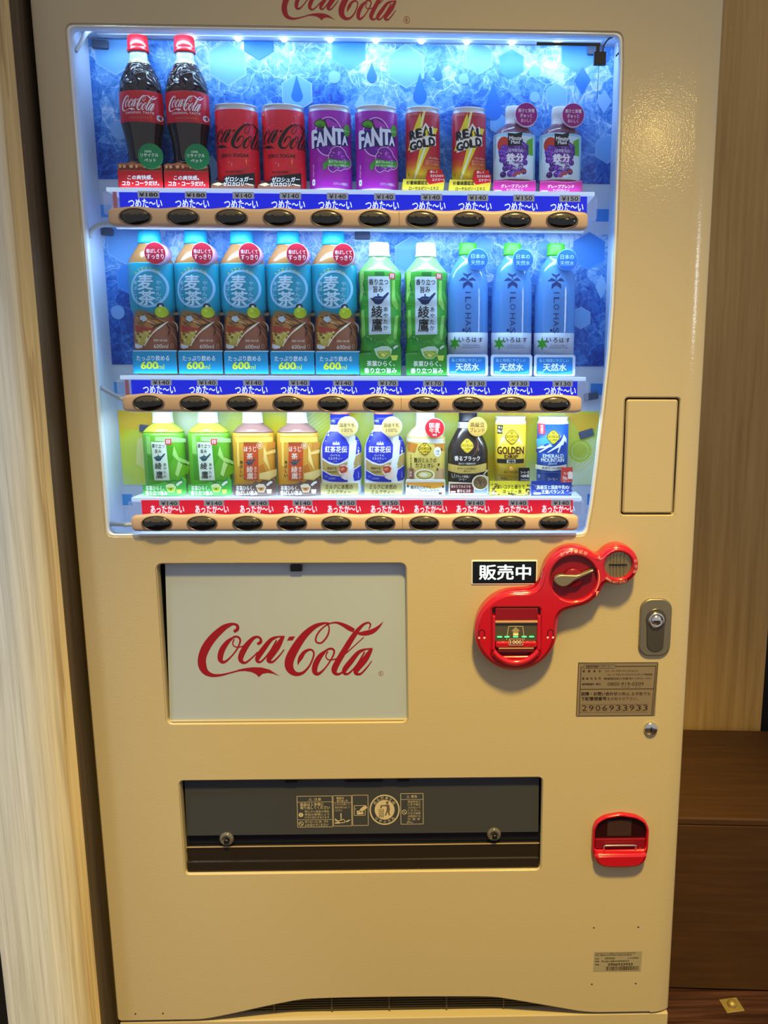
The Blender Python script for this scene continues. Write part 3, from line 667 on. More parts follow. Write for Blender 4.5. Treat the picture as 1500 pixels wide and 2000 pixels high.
# bill slot
bz = plate('bill_bezel', [bill_hole], MT+8, 2, 0, M_REDD, mu)
for s_ in (0, 1):
    x = 166 if not s_ else 239; box('bill_guide', x, x+5.5, MT-1, MT+6, 706, 766, M_RED, mu, 2)
    xx = 149.5 if not s_ else 261; Print().ring(xx, -736, 4.5, 6, 1.6, '#45040b', 1, 180, 360).rect(xx-5.3, -736, xx-3.7, -730, '#45040b', 1).rect(xx+3.7, -736, xx+5.3, -730, '#45040b', 1).ell(xx-4.3, -728.5, 1.7, 1.7, '#ffd9d9', 2).ell(xx+4.3, -728.5, 1.7, 1.7, '#ffd9d9', 2).build('guide_mark', mu, y=MT-.1)
box('bill_hood', 171, 240, MT+1, MT+4.5, 757, 778, M_REDD, mu, 1.5)
box('bill_lip', 171, 240, MT-1.5, MT+4.5, 753, 757, mat('lip_tan', '#b08468', 0.4), mu, 1.2)
box('bill_plate', 171, 240, MT+2, MT+4.6, 722, 753, mat('plate_grey', '#4b463c', 0.35), mu)
p = Print(); p.line([(190, -724, .9), (193, -747, .9)], '#c9b58a', 1, 1).line([(193, -747, .9), (216, -747, .9)], '#c9b58a', 1, 1).line([(216, -747, .9), (219, -724, .9)], '#c9b58a', 1, 1)
p.poly([(204.5, -746), (212, -739), (209, -739), (209, -735), (200, -735), (200, -739), (197, -739)], '#9c8a66', 1).rect(200.5, -735.5, 209, -731.5, '#e8d9a4', 2).build('bill_emblem', mu, y=MT+1.8)
M_GREEN = mat('green_led', '#35e06a', emit='#3dff7a', estr=2.0)
for x in (178.5, 190.5, 204.5, 218.5, 230.5): box('green_led', x-4, x+4, MT+.5, MT+2, 728.3, 730.6, M_GREEN, mu, .8)
box('bill_tray', 172, 239, MT-3, MT+4.5, 712, 722, M_RED, mu, 2.5); box('bill_slot', 176, 235, MT-2.2, MT+4.6, 704, 711, mat('slot_dark', '#5e1014', 0.4), mu, 1)
box('bill_slot_lip', 177, 234, MT-3.2, MT+2, 710, 712, mat('lip_tan'), mu, .6)
vs, fs = [], []
for i in range(25):
    a = R(215+110*i/24)
    for rr, y in ((39, MT-.5), (41, MT-5), (46, MT-5), (48, MT-.5)): vs.append((205+rr*math.cos(a)*1.05, y, 736+rr*math.sin(a)*1.16))
for i in range(24):
    for k in range(3): fs.append((i*4+k, i*4+k+1, i*4+k+5, i*4+k+4))
mesh('bill_rim', vs, fs, M_RED, mu, None, True)
t1000 = box('bill_sign', 193, 216.5, MT-4.2, MT-3.4, 717, 728, mat('sign_maroon', '#6a1a1c', 0.3), mu, .3)
Print().ring(204.7, -722.5, 11.4, 0, 0, '#f3d9b0', 1).line([(193.4, -717.4, .7), (216, -717.4, .7)], '#f3d9b0', 1, 1).line([(193.4, -727.6, .7), (216, -727.6, .7)], '#f3d9b0', 1, 1).line([(193.7, -717.4, .7), (193.7, -727.6, .7)], '#f3d9b0', 1, 1).line([(215.8, -717.4, .7), (215.8, -727.6, .7)], '#f3d9b0', 1, 1).text('1000', 204.7, -722.5, 18, 6, '#fff0d0', 2, 0.01).build('bill_sign_print', t1000, y=MT-4.3)
# return lever
plate('lever_dish', [ellp(296.5, 827, 40, 39.5, 40)], MT+8, 2, 0, M_REDD, mu)
lathe('lever_hub', [(16, 0), (15.5, 6), (14, 7), (.4, 7.3)], M_REDD, mu, 1, 28, (296, MT+8, 827)).rotation_euler = (R(90), 0, 0)
lv = rpoly([(269, 817), (264, 823), (265, 830), (272, 834), (286, 833.5), (302, 833), (324, 842), (328, 842), (327, 838), (306, 828), (297, 824), (288, 816), (278, 813)], 5, 3)
plate('return_lever', [lv], MT-4, 9, 2, mat('lever_metal', '#8b8272', 0.3, 0.55), mu, 3)
p = Print(); p.arct('おつり・返却', 296.5, -828, 44.2, 44.2, -122, -62, 6, '#f3b9a8', 1, .012)
p.ring(296.5, -827, 41, 41, 1.6, '#ff8a78', 1, -20, 32).poly([(338, -806), (333, -806), (333.5, -797)], '#ff8a78', 1); p.ring(296.5, -827, 39, 40, 1.2, '#ff6a5a', 1, 40, 125)
p.arct('おかね', 368, -848, 28, 28, -25, 30, 5, '#f0a090', 1).arct('硬貨を入れてください', 368, -848, 27.5, 27.5, 135, 60, 4, '#f0a090', 1, flip=True).text('コイン', 368, -876, 12, 3.4, '#e08070', 1)
p.build('money_lettering', mu, y=MT-.12)
# coin slot
plate('coin_face', [ellp(368, 848, 24, 23.5, 32)], MT+7, 2, 0, mat('coin_brass', '#a08d6a', 0.3, 0.8), mu)
for x in (356, 361, 366, 372, 378): box('coin_rib', x, x+2, MT+5, MT+7, 830, 866, mat('coin_brass'), mu, .5)
box('coin_slot', 353.5, 382.5, MT+4.4, MT+5.2, 846.8, 849, M_BLACK, mu)

# --- lock, key hole, coin return
lk = plate('lock_plate', [rrect(412.5, 686, 465.5, 785, 19, 8)], -5, 5.5, 2, M_STEEL, vm, loc=LOC)
st = [(439+17*math.cos(R(a)), 750+19*math.sin(R(a))) for a in range(-20, 201, 20)] + [(424, 738), (425.5, 706)] + [(440+14*math.cos(R(a)), 706+12*math.sin(R(a))) for a in range(200, 341, 20)] + [(453.5, 706), (454, 738)]
plate('lock_shield', [st], -6.5, 2, 1, mat('lock_shadow', '#6b645a', 0.35, 0.8), lk)  # shield in a darker metal than the plate
lathe('lock_cylinder', [(13.5, 0), (13.5, 3), (12, 4.5), (9, 4.5), (8.5, 3), (8, 5), (6, 6.5), (.4, 6.8)], M_CHROME, lk, 1, 28, (439, -6, 749.5)).rotation_euler = (R(90), 0, 0)
box('keyway', 434, 444, -13.2, -12.4, 748.6, 750.2, M_BLACK, lk).rotation_euler = (0, 0, 0)
kh = lathe('key_lock', [(11.5, 0), (11.5, 3.5), (10, 5), (.4, 5.2)], M_CHROME, vm, 1, 26, (440, 0, 555+vm_z)); kh.rotation_euler = (R(90), 0, 0)
box('key_slot', -.9, .9, -4.5, 4.5, 5.1, 5.5, M_BLACK, kh)
cup = [(345.5, 334)] + [(345.5, 372), (351, 386), (366, 396), (394, 401), (421, 396), (438, 386), (444, 372)] + [(444, 334), (441, 318), (432, 306), (415, 300.5), (374, 300.5), (357, 306), (348, 318)]
cupo = rpoly(cup, 6, 3); inn = rpoly([(350, 333), (350, 370), (355, 383), (368, 392), (394, 396.5), (420, 392), (434, 383), (439.5, 370), (439.5, 333)], 5, 3)
cu = plate('coin_return', [cupo, inn], -9, 10, 3.0, M_RED, vm, 3, loc=LOC)
plate('cup_back', [cupo], -.6, .5, 0, mat('cup_dark', '#4a0910', 0.25), cu)
bk = plate('cup_flap', [inset(inn if area2(inn) > 0 else inn[::-1], .5)], -2, 1, 0, mat('flap_smoke', '#26060a', 0.12), cu)
box('cup_floor', 351, 439, -6, -1, 334, 352, M_REDD, cu, 1)
lip = rpoly([(348, 330), (441.5, 330), (438, 314), (428, 305), (412, 302.5), (377, 302.5), (361, 305), (351, 314)], 8, 3)
plate('cup_lip', [lip], -17, 10, 5, M_RED, cu, 4)
tube('cup_bar', [(366, -8, 334), (366, -10, 341), (370, -10, 342.5), (418, -10, 342.5), (421, -10, 341), (421, -8, 334)], 1.6, M_CHROME, cu, 8, 3)
box('cup_label', 372, 414, -2.4, -2.1, 356, 386, mat('smoke_label', '#3a2420', 0.4), cu)

# --- information sticker and serial plate
sk = plate('info_sticker', [[(313, 579), (446.5, 578), (448, 671.5), (313, 674)]], -.35, .4, 0, mat('sticker_brown', '#8a7a68', 0.35, 0.25), vm, loc=LOC)
D = '#2a1d16'; p = Print()
def stick_mp(q):   # sticker artwork units: 1320 x 870 over the sheet
    return (313+(q[0]-62)/1318*134.5, 673.5-(q[1]-115)/870*95)
p.mp = stick_mp
for a, b in (((62, 118), (1375, 118)), ((62, 985), (1345, 985)), ((66, 115), (52, 985)), ((1372, 115), (1336, 985)), ((100, 545), (1335, 545)), ((680, 175), (1340, 175)), ((110, 175), (100, 960)), ((1345, 175), (1310, 960))):
    p.line([a+(10,), b+(10,)], D, 1, 1)
p.line([(160, 150, 5), (650, 150, 5), (660, 180, 5), (640, 205, 5), (160, 205, 5), (145, 180, 5), (160, 150, 5)], D, 1, 2)
p.text('自動販売機統一ステッカー', 400, 176, 420, 34, D, 1, .01)
for i, c in enumerate('管理者名'): p.text(c, 155+i*88, 250, None, 36, D, 1, .02)
p.text('コカ・コーラボトラーズジャパン', 780, 250, 550, 34, D, 1, .01).text('コカ・コーラボトラーズジャパンベンディング株式会社', 920, 310, 750, 34, D, 1, .01)
for i, c in enumerate('連絡先住所'): p.text(c, 150+i*68, 370, None, 36, D, 1, .02)
p.text('東京都港区赤坂九丁目7番1号ミッドタウン・タワー', 890, 374, 790, 36, D, 1, .01)
p.text('無料電話番号（受付）', 290, 462, 310, 36, D, 1, .02).text('0800-919-0509', 855, 462, 600, 56, D, 1, 0).text('クイック　　コーク', 950, 512, 320, 18, D, 1)
p.text('故障・お問い合わせ', 425, 620, 600, 62, D, 1, .03).text('の際は､お手数でも', 1005, 625, 540, 55, D, 1, .005)
p.text('下記管理番号', 335, 700, 420, 62, D, 1, .03).text('をお知らせ下さい。', 815, 702, 510, 55, D, 1, .005)
for i, c in enumerate('2906933933'):
    p.text(c, 185+i*113, 855, 80, 95, D, 1, 0)
    p.line([(125+i*113, 795, 4), (125+i*113, 925, 4)], '#5a4a3c', 1, 1)
p.line([(125, 795, 4), (1265, 795, 4)], '#5a4a3c', 1, 1).line([(110, 925, 4), (1255, 925, 4)], '#5a4a3c', 1, 1)
p.build('sticker_print', sk, y=-.45)
sp_ = plate('serial_plate', [[(356.5, 86), (443, 85), (444, 126), (357, 126)]], -.35, .4, 0, mat('serial_grey', '#a39880', 0.4, 0.2), vm, loc=LOC)
p = Print(); p.text('CCWJ V1 C ZZJ3 C0 CCCC KKNNN', 396, -123, 72, 2.4, D, 1, .02).text('FM 18503 SYSTEM INDUSTRIAL', 393, -119.5, 66, 2.4, D, 1, .02)
p.text('形式', 363, -112.5, 7, 2.6, D, 1, .01).text('ZEPSZSB', 386, -113, 18, 3, D, 1, .02).text('2 210950', 428, -113, 19, 2.8, D, 1, .02)
p.text('製番', 363, -107, 7, 2.6, D, 1, .01).text('91A6128W4449373', 396, -107, 50, 3.2, D, 1, .02).text('2906933933', 405, -100.5, 45, 5, D, 1, .03).text('管理', 363, -100.5, 7, 2.6, D, 1, .01)
x = 379; random.seed(3)
while x < 439: w = random.choice((.5, .5, .9, 1.4)); p.rect(x, -96.5, x+w, -88, D, 1); x += w+random.choice((.5, .7, 1.1))
p.build('serial_print', sp_, y=-.45)

# --- dispenser opening
M_FLAP = mat('flap_dark', '#3a3c42', 0.2, coat=0.3)  # room reflection put into the base grey; flap_navy is the part without it
df = box('dispenser_flap', -358, 253, 0, 3, -107, 10, M_FLAP, vm, 1, (0, 13, 466+vm_z)); df.rotation_euler = (R(-3), 0, 0)
box('dispenser_back', -372, 268, 60, 62, 280, 480, M_BLACK, vm, 0, LOC)
for x0, x1 in ((-364, -361.8), (256.8, 259)): box('dispenser_side', x0, x1, 15, 60, 288, 470, mat('recess_navy'), vm, 0, LOC)
box('dispenser_roof', -362, 257, 15, 60, 466.5, 470, M_BLACK, vm, 0, LOC)
box('dispenser_shade', -360, 255, 14, 16, 330, 370, mat('flap_navy', '#0d1320', 0.15), vm, 0, LOC)
box('dispenser_ledge', -360, 255, 8, 40, 292, 337.5, mat('ledge_brown', '#241d18', 0.3), vm, 2.5, LOC)
box('ledge_trim', -360, 255, 6.5, 8.5, 336.6, 338.4, mat('trim_tan', '#9a8468', 0.3), vm, .4, LOC)  # tan strip painting the highlight along the ledge's top edge
box('dispenser_step', -360, 255, 4, 9, 292, 312, mat('ledge_brown'), vm, 2, LOC)
for x, w in ((-174, 20), (-50, 64), (18, 20)): box('flap_notch', x-w/2, x+w/2, 4, 12, 459, 466, M_BLACK, vm, 0, LOC)
for x, z in ((-289, 354), (175, 357)):
    lathe('flap_screw', [(12, 0), (12.5, 3), (10, 6), (7, 7), (6.5, 4), (.4, 4)], mat('clear_screw', '#6f6a66', 0.08, coat=1.0, alpha=.6), vm, 1, 24, (x, 8, z+vm_z)).rotation_euler = (R(90), 0, 0)
    lathe('screw_core', [(4.5, 0), (4.5, 5), (.4, 5.5)], M_BLACK, vm, 1, 16, (x+1, 3.5, z+vm_z-2)).rotation_euler = (R(90), 0, 0)
G = '#b9a98c'; GD = '#5a4f42'
p = Print()   # flap coordinates: z measured down from the hinge at 466
def fm(q): return (-178+(q[0]-60)/1500*253.5, -(26+(q[1]-0)/466*78.5))
p.mp = fm
def obox(x0, y0, x1, y1):
    for a, b in (((x0, y0), (x1, y0)), ((x0, y1), (x1, y1)), ((x0, y0), (x0, y1)), ((x1, y0), (x1, y1))): p.line([a+(5,), b+(5,)], G, 1, 1)
for b4 in ((130, 62, 488, 398), (498, 60, 684, 390), (694, 56, 853, 386), (1188, 45, 1418, 378)): obox(*b4)
p.text('⚠ 注意', 310, 98, 130, 34, G, 1, .01).line([(130, 125, 4), (488, 125, 4)], G, 1, 1)
p.text('商品は１本毎に', 280, 150, 240, 34, G, 1, .02).text('取り出してください', 312, 186, 300, 36, G, 1, .02)
for i, t in enumerate(('特にびん商品の場合', '商品の破損により', 'けがの恐れがあります')): p.text(t, 330, 228+i*32, 250, 27, G, 1, .005)
p.ell(166, 264, 24, 24, G, 1, 20).text('!', 166, 264, None, 30, GD, 2, .03).line([(130, 318, 4), (488, 318, 4)], G, 1, 1)
p.text('取り出し口に物・手を', 325, 340, 240, 26, G, 1, .005).text('入れないでください', 322, 374, 240, 30, G, 1, .02).ring(166, 360, 22, 22, 6, G, 1).line([(152, 346, 6), (180, 374, 6)], G, 1, 1)
p.text('商品の', 570, 85, 76, 26, G, 1, .02).text('取り出し方', 590, 115, 110, 26, G, 1, .02).line([(498, 135, 4), (684, 135, 4)], G, 1, 1)
for i, t in enumerate(('とびらを押して', '商品を取り出して', 'ください')): p.text(t, 590-(i == 2)*40, 155+i*32, 150-(i == 2)*70, 24, G, 1, .005)
p.line([(515, 310, 8), (545, 335, 8), (600, 318, 8), (612, 350, 8), (560, 352, 8), (520, 330, 8), (515, 310, 8)], G, 1, 2).line([(575, 250, 12), (575, 320, 8)], G, 1, 1).line([(625, 345, 14), (665, 325, 12)], G, 1, 1).rect(512, 350, 560, 364, G, 1)
obox(712, 170, 822, 276); p.line([(838, 180, 34), (800, 205, 36), (770, 235, 28)], G, 2, 3).poly([(735, 225), (800, 225), (806, 262), (740, 268)], G, 2).line([(712, 205, 4), (735, 205, 4)], G, 1, 1).line([(745, 240, 4), (800, 236, 4)], GD, 3, 1)
p.ring(1022, 218, 148, 158, 14, G, 1).ell(1022, 218, 102, 108, G, 1, 36)
p.arct('のんだあとは', 1022, 218, 120, 130, -155, -25, 30, G, 1, .02).arct('リサイクル', 1022, 218, 122, 132, 145, 35, 30, G, 1, .02, flip=True)
p.ell(1050, 140, 14, 15, GD, 2, 14).poly([(1032, 160), (1068, 160), (1078, 215), (1070, 235), (1078, 280), (1066, 280), (1052, 240), (1036, 282), (1024, 280), (1042, 225), (1044, 182), (985, 176), (985, 166), (1032, 166)], GD, 2)
p.poly([(985, 172), (1000, 182), (988, 202), (974, 192)], GD, 2)
for i in range(5): p.line([(962+i*13, 212, 4), (966+i*11, 296, 4)], GD, 2, 1)
for y in (212, 235, 258, 280, 296): p.line([(962, y, 4), (1014, y, 4)], GD, 2, 1)
p.text('⚠ 警告', 1302, 78, 110, 34, G, 1, .01).line([(1188, 108, 4), (1418, 108, 4)], G, 1, 1)
for i, t in enumerate(('商品取出口', 'に手や物を', '入れないで', 'ください。', 'けがや故障', 'の原因にな', 'ります')): p.text(t, 1325, 132+i*32, 130, 26, G, 1, .005)
p.text('さい。', 1280, 355, 60, 24, G, 1, .03).ring(1225, 246, 22, 24, 6, G, 1).line([(1210, 230, 6), (1240, 262, 6)], G, 1, 1)
p.build('flap_print', df, y=-.2)

# ------------------------------------------------------------------ sample drinks in the window (half-depth display shells)
KD = 0.62      # depth of a display shell against its width
class Drink:
    def __init__(s, name, label, cat, group, X, S_, body):
        s.root = thing(name, label, cat, (0, 0, 0), group); s.art = (X, S_); s.prof = sorted(body, key=lambda q: q[1]); s.name = name
    def r(s, z):
        p = s.prof
        if z <= p[0][1]: return p[0][0]
        for (r0, z0), (r1, z1) in zip(p[:-1], p[1:]):
            if z <= z1: return r0+(r1-r0)*((z-z0)/(z1-z0) if z1 > z0 else 0)
        return p[-1][0]
    def surf(s, extra=0.0):
        def f(x, z):
            r = s.r(z)+extra; q = r*r-x*x
            return -KD*math.sqrt(max(q, 0.02*r*r))-.12
        return f
    def part(s, name, m, z0=None, z1=None, extra=0.0, prof=None, label=None):
        if prof is None:
            zs = [z0]+[z for _, z in s.prof if z0 < z < z1]+[z1]; prof = [(s.r(z)+extra, z) for z in zs]
        o = lathe(name, prof, m, s.root, KD)
        if label: o['label'] = label
        return o
    def P(s, y=-20.0): return Print((s.art[0], s.art[1], DY+y))      # artwork sheet lying y mm before the axis
    def wrap(s, p, name, parent, extra=0.0, zstep=None, arc=None): return p.build(name, parent, s.surf(extra), arc=arc, zstep=zstep)
    def card(s, x0, x1, z0, z1, y, m, pts=None, name='promo_card'):
        return plate(name, [pts or [(x0, z0), (x1, z0), (x1, z1), (x0, z1)]], y, 1.2, 0.3, m, s.root, 2)
    def badge(s, x, z, r, y0, depth, face, side, pr):
        prof = [(r, 0), (r, depth-.4), (r-.4, depth)]
        o = lathe('badge', prof, side, s.root, 1, 36, (x, y0, z)); o.rotation_euler = (R(90), 0, 0)
        q = Print(); q.poly(ellp(0, 0, r*.965, r*.965, 40), face, 1); pr(q)
        b = q.build('badge_print', o, y=0); b.rotation_euler = (R(-90), 0, 0); b.location = (0, 0, (depth+.05)*K); return o
GLOSS = lambda h: mat('shell_'+h, h, 0.2, coat=0.35)
def TRANS(h, a): return mat('tint_'+h, h, 0.12, alpha=a, coat=0.4)
CANRIM = mat('can_rim', '#cfd2d6', 0.32, 0.55)
S1, S2, S3, DY = 1424.0, 1146.0, 953.0, 48.0
def can_body(rr, h, lip=4): return [(rr-2.5, 0), (rr-1, 1.5), (rr, 6), (rr, h-9), (rr-1.6, h-6), (rr-1.2, h-2.5), (rr-.4, h-1), (rr-1.2, h)]

def cola():
    body = [(27, 0), (29, 4), (29, 36), (26, 42), (24.8, 50), (25.4, 62), (27.5, 76), (30.5, 90), (32, 98), (32.3, 118), (32, 139), (30.8, 150), (28, 160), (23.5, 170), (18.5, 179), (15.6, 185), (13.5, 189), (12.8, 200)]
    d = Drink('cola_bottle', '', 'bottle', 'cola bottles on the top shelf', -368.9, S1, crom(body, 3))
    bo = d.part('bottle_body', M_COLA, 0, 181); d.part('bottle_neck', mat('neck_clear', '#b9b68e', 0.15, coat=.5), 181, 188.5); d.part('neck_collar', mat('collar_clear', '#b6d6f2', 0.2, coat=.5), 188.5, 199)
    d.part('cap', GLOSS('#d31626'), prof=[(16, 198), (16.2, 201), (15.4, 203.5), (15.4, 205), (15.6, 206), (15, 219), (14, 220.5), (1, 220.6)])
    lb = d.part('label', mat('cola_red', '#cc1424', 0.3, coat=.2), 96, 139.5, .35)
    p = d.P().script(235.5, 185, 303, 216, '#f3eef2', 1).text('ORIGINAL TASTE', 271, 219.5, 55, 4.2, '#ecd9dd', 1, .02).text('Coca-Cola Original Taste', 271, 229.5, 40, 3, '#d68f97', 1, 0)
    p.ell(307, 227, 4.6, 6, '#eef0f4', 1).text('PET', 307, 227, 6, 3, '#1b2a55', 2, .03)
    d.wrap(p, 'label_print', lb, .5, 4)
    c = d.card(-33.8, 33, 0, 25.5, -25, mat('card_red', '#c9141f', 0.4))
    p = d.P(-25.1).frame(7.5, 220, 195); xm = lambda x: x
    wav = [(75, 945), (120, 925), (200, 930), (280, 905), (370, 930), (470, 940), (560, 965), (640, 985), (720, 960), (725, 1045), (80, 1035)]
    p.poly(wav, '#b5683a', 1).poly([(90, 970), (200, 955), (320, 965), (420, 985), (520, 975), (640, 1010), (720, 985), (720, 1040), (90, 1030)], '#7c2a1c', 2)
    for x, w in ((110, 40), (170, 50), (270, 60), (350, 40), (470, 50), (560, 40), (680, 40)): p.poly([(x-w/2, 960), (x+w/3, 948), (x+w/2, 990), (x-w/4, 1000)], '#e0b078', 3)
    p.text('この爽快感。', 405, 1135, 370, 66, '#ffffff', 2, .03).text('コカ・コーラだけ。', 410, 1222, 540, 66, '#ffffff', 2, .03)
    p.build('card_print', c, y=-25.1)
    gp = d.card(0, 0, 0, 0, -27, mat('pop_green', '#0f8f52', 0.4), pts=ellp(17.9, 45.6, 18.7, 18.2, 40), name='pop_tag')
    d.P(-27.1).frame(7.5, 220, 195).text('100%', 520, 755, 100, 32, '#e8fff0', 1, .02).text('リサイクル', 540, 808, 260, 52, '#f2fff6', 1, .03).text('ペット', 550, 885, 170, 52, '#f2fff6', 1, .03).build('tag_print', gp, y=-27.1)
    return d.root
def zero():
    d = Drink('cola_can', '', 'can', 'black-lettered red cola cans', -226.8, S1, can_body(32.3, 124))
    d.part('can_body', CANRIM, 0, 124); lb = d.part('can_print', mat('zero_red', '#e21428', 0.35, coat=.3), 4, 115.5, .25)
    p = d.P().frame(7.5, 410, 195); cx = 403
    u0 = cx-67.5*7.5/.785; u1 = u0+124*7.5/.785
    p.script(u0, 335, u1, 335+435*(u1-u0)/1417*1.06, '#140a10', 1)
    p.text('ZERO SUGAR', 350, 812, 455, 50, '#16080d', 1, .02).text('NO CALORIES', 335, 1050, 255, 24, '#2a0a10', 1, .012)
    random.seed(5)
    for i in range(34): x, y = random.uniform(80, 720), random.uniform(160, 1080); q = random.choice((4, 5, 6, 9)); p.ell(x, y, q, q*1.5, '#e8808c', 1, 8)
    d.wrap(p, 'lettering', lb, .4, None, arc=33)
    pts = [(-39, 1), (39*.72, 1), (29, 22), (-12, 17), (-39, 8)]
    c = d.card(0, 0, 0, 0, -23, mat('card_black', '#1a1314', 0.4), pts=[(-37.4, 0), (28.8, 0), (28.8, 24.5), (-17, 19), (-17, 14), (-37.4, 8.5)])
    p = d.P(-23.1).frame(7.5, 410, 195)
    p.poly([(20, 1240), (90, 1210), (200, 1225), (320, 1250), (480, 1235), (650, 1240), (645, 1300), (15, 1300)], '#7c4a38', 1).poly([(30, 1235), (130, 1205), (190, 1235), (120, 1260)], '#e6c89a', 2).poly([(540, 1225), (630, 1240), (640, 1260), (560, 1250)], '#c9b39a', 2)
    p.text('ゼロシュガー', 425, 1160, 410, 68, '#f8f8fa', 3, .035, 0, .15).text('ゼロカロリー', 380, 1230, 370, 60, '#eceaf0', 3, .025, 0, .15).build('card_print', c, y=-23.1)
    return d.root
def soda():
    d = Drink('grape_soda_can', '', 'can', 'purple grape soda cans', -85.6, S1, can_body(32.3, 124))
    d.part('can_body', CANRIM, 0, 124); lb = d.part('can_print', mat('soda_purple', '#a3189f', 0.35, coat=.3), 4, 115.5, .25)
    p = d.P().frame(7.895, 595, 195)
    random.seed(8)
    for i in range(40):
        x, y, q = random.uniform(90, 720), random.uniform(170, 1330), random.choice((8, 12, 18, 26)); p.ring(x, y, q, q, 4, random.choice(('#8212a0', '#c04ac8', '#7a0f96')), 1, n=14)
    p.ell(365, 565, 205, 285, '#701098', 1, 36).poly([(365, 290), (500, 370), (520, 420), (330, 420), (330, 300)], '#b83ab0', 2).ring(365, 565, 215, 297, 16, '#f0b0ea', 2)
    p.poly([(85, 490), (100, 450), (300, 470), (320, 430), (600, 420), (615, 520), (655, 540), (670, 690), (480, 710), (300, 715), (150, 745), (110, 745)], '#201a66', 3)
    for ch, x, y, w, h in (('F', 145, 595, 78, 260), ('A', 240, 605, 118, 210), ('N', 385, 560, 150, 270), ('T', 530, 560, 130, 225), ('A', 612, 610, 75, 140)): p.text(ch, x, y, w, h, '#e9ecf7', 4, .05, 2)
    p.poly([(130, 365), (170, 310), (245, 290), (310, 320), (350, 390), (375, 460), (250, 440), (180, 410)], '#22331f', 4).poly([(150, 362), (180, 322), (245, 305), (300, 335), (335, 410), (250, 420), (190, 395)], '#5aa02c', 5).poly([(190, 380), (240, 375), (300, 410), (240, 410)], '#2f7a1f', 6)
    p.ell(640, 450, 42, 95, '#56a837', 5).text('Grape', 640, 460, 66, 24, '#dff0d0', 6)
    gl = [(370, 880), (380, 830), (410, 800), (400, 780), (450, 730), (520, 715), (580, 740), (620, 790), (640, 840), (690, 900), (690, 1000), (640, 1050), (590, 1060), (560, 1090), (500, 1080), (440, 1115), (390, 1090), (365, 1050), (375, 1000)]
    p.poly(gl, '#7d1590', 4).line([g+(9,) for g in gl+[gl[0]]], '#f3c4ee', 5, 3)
    random.seed(2)
    for i in range(22): x, y = random.uniform(410, 630), random.uniform(770, 1060); p.ell(x, y, 34, 34, random.choice(('#8f1fa6', '#a33ab8', '#6e0f86')), 4, 12).ell(x-8, y-10, 8, 7, '#e7b3ea', 5, 8)
    p.poly([(285, 985), (350, 935), (360, 905), (520, 930), (680, 915), (690, 1010), (520, 1035), (350, 1010), (335, 1060), (285, 1080)], '#3f9a35', 6)
    p.text('果汁フレッシュ', 500, 950, 260, 46, '#eaf7e6', 7, .02, 2).text('フルーティーな味わい', 515, 1005, 300, 40, '#eaf7e6', 7, .02, 2)
    p.vtext('まるごとぶどう', 127, 985, 1190, 26, '#f0cfee', 5).rect(105, 1210, 155, 1310, '#f4eef6', 5, 24).text('缶', 130, 1260, 26, 36, '#40304a', 6)
    p.text('ビタミンの補給に', 555, 1290, 215, 46, '#d9b8e4', 5, .02)
    d.wrap(p, 'lettering', lb, .4)
    return d.root
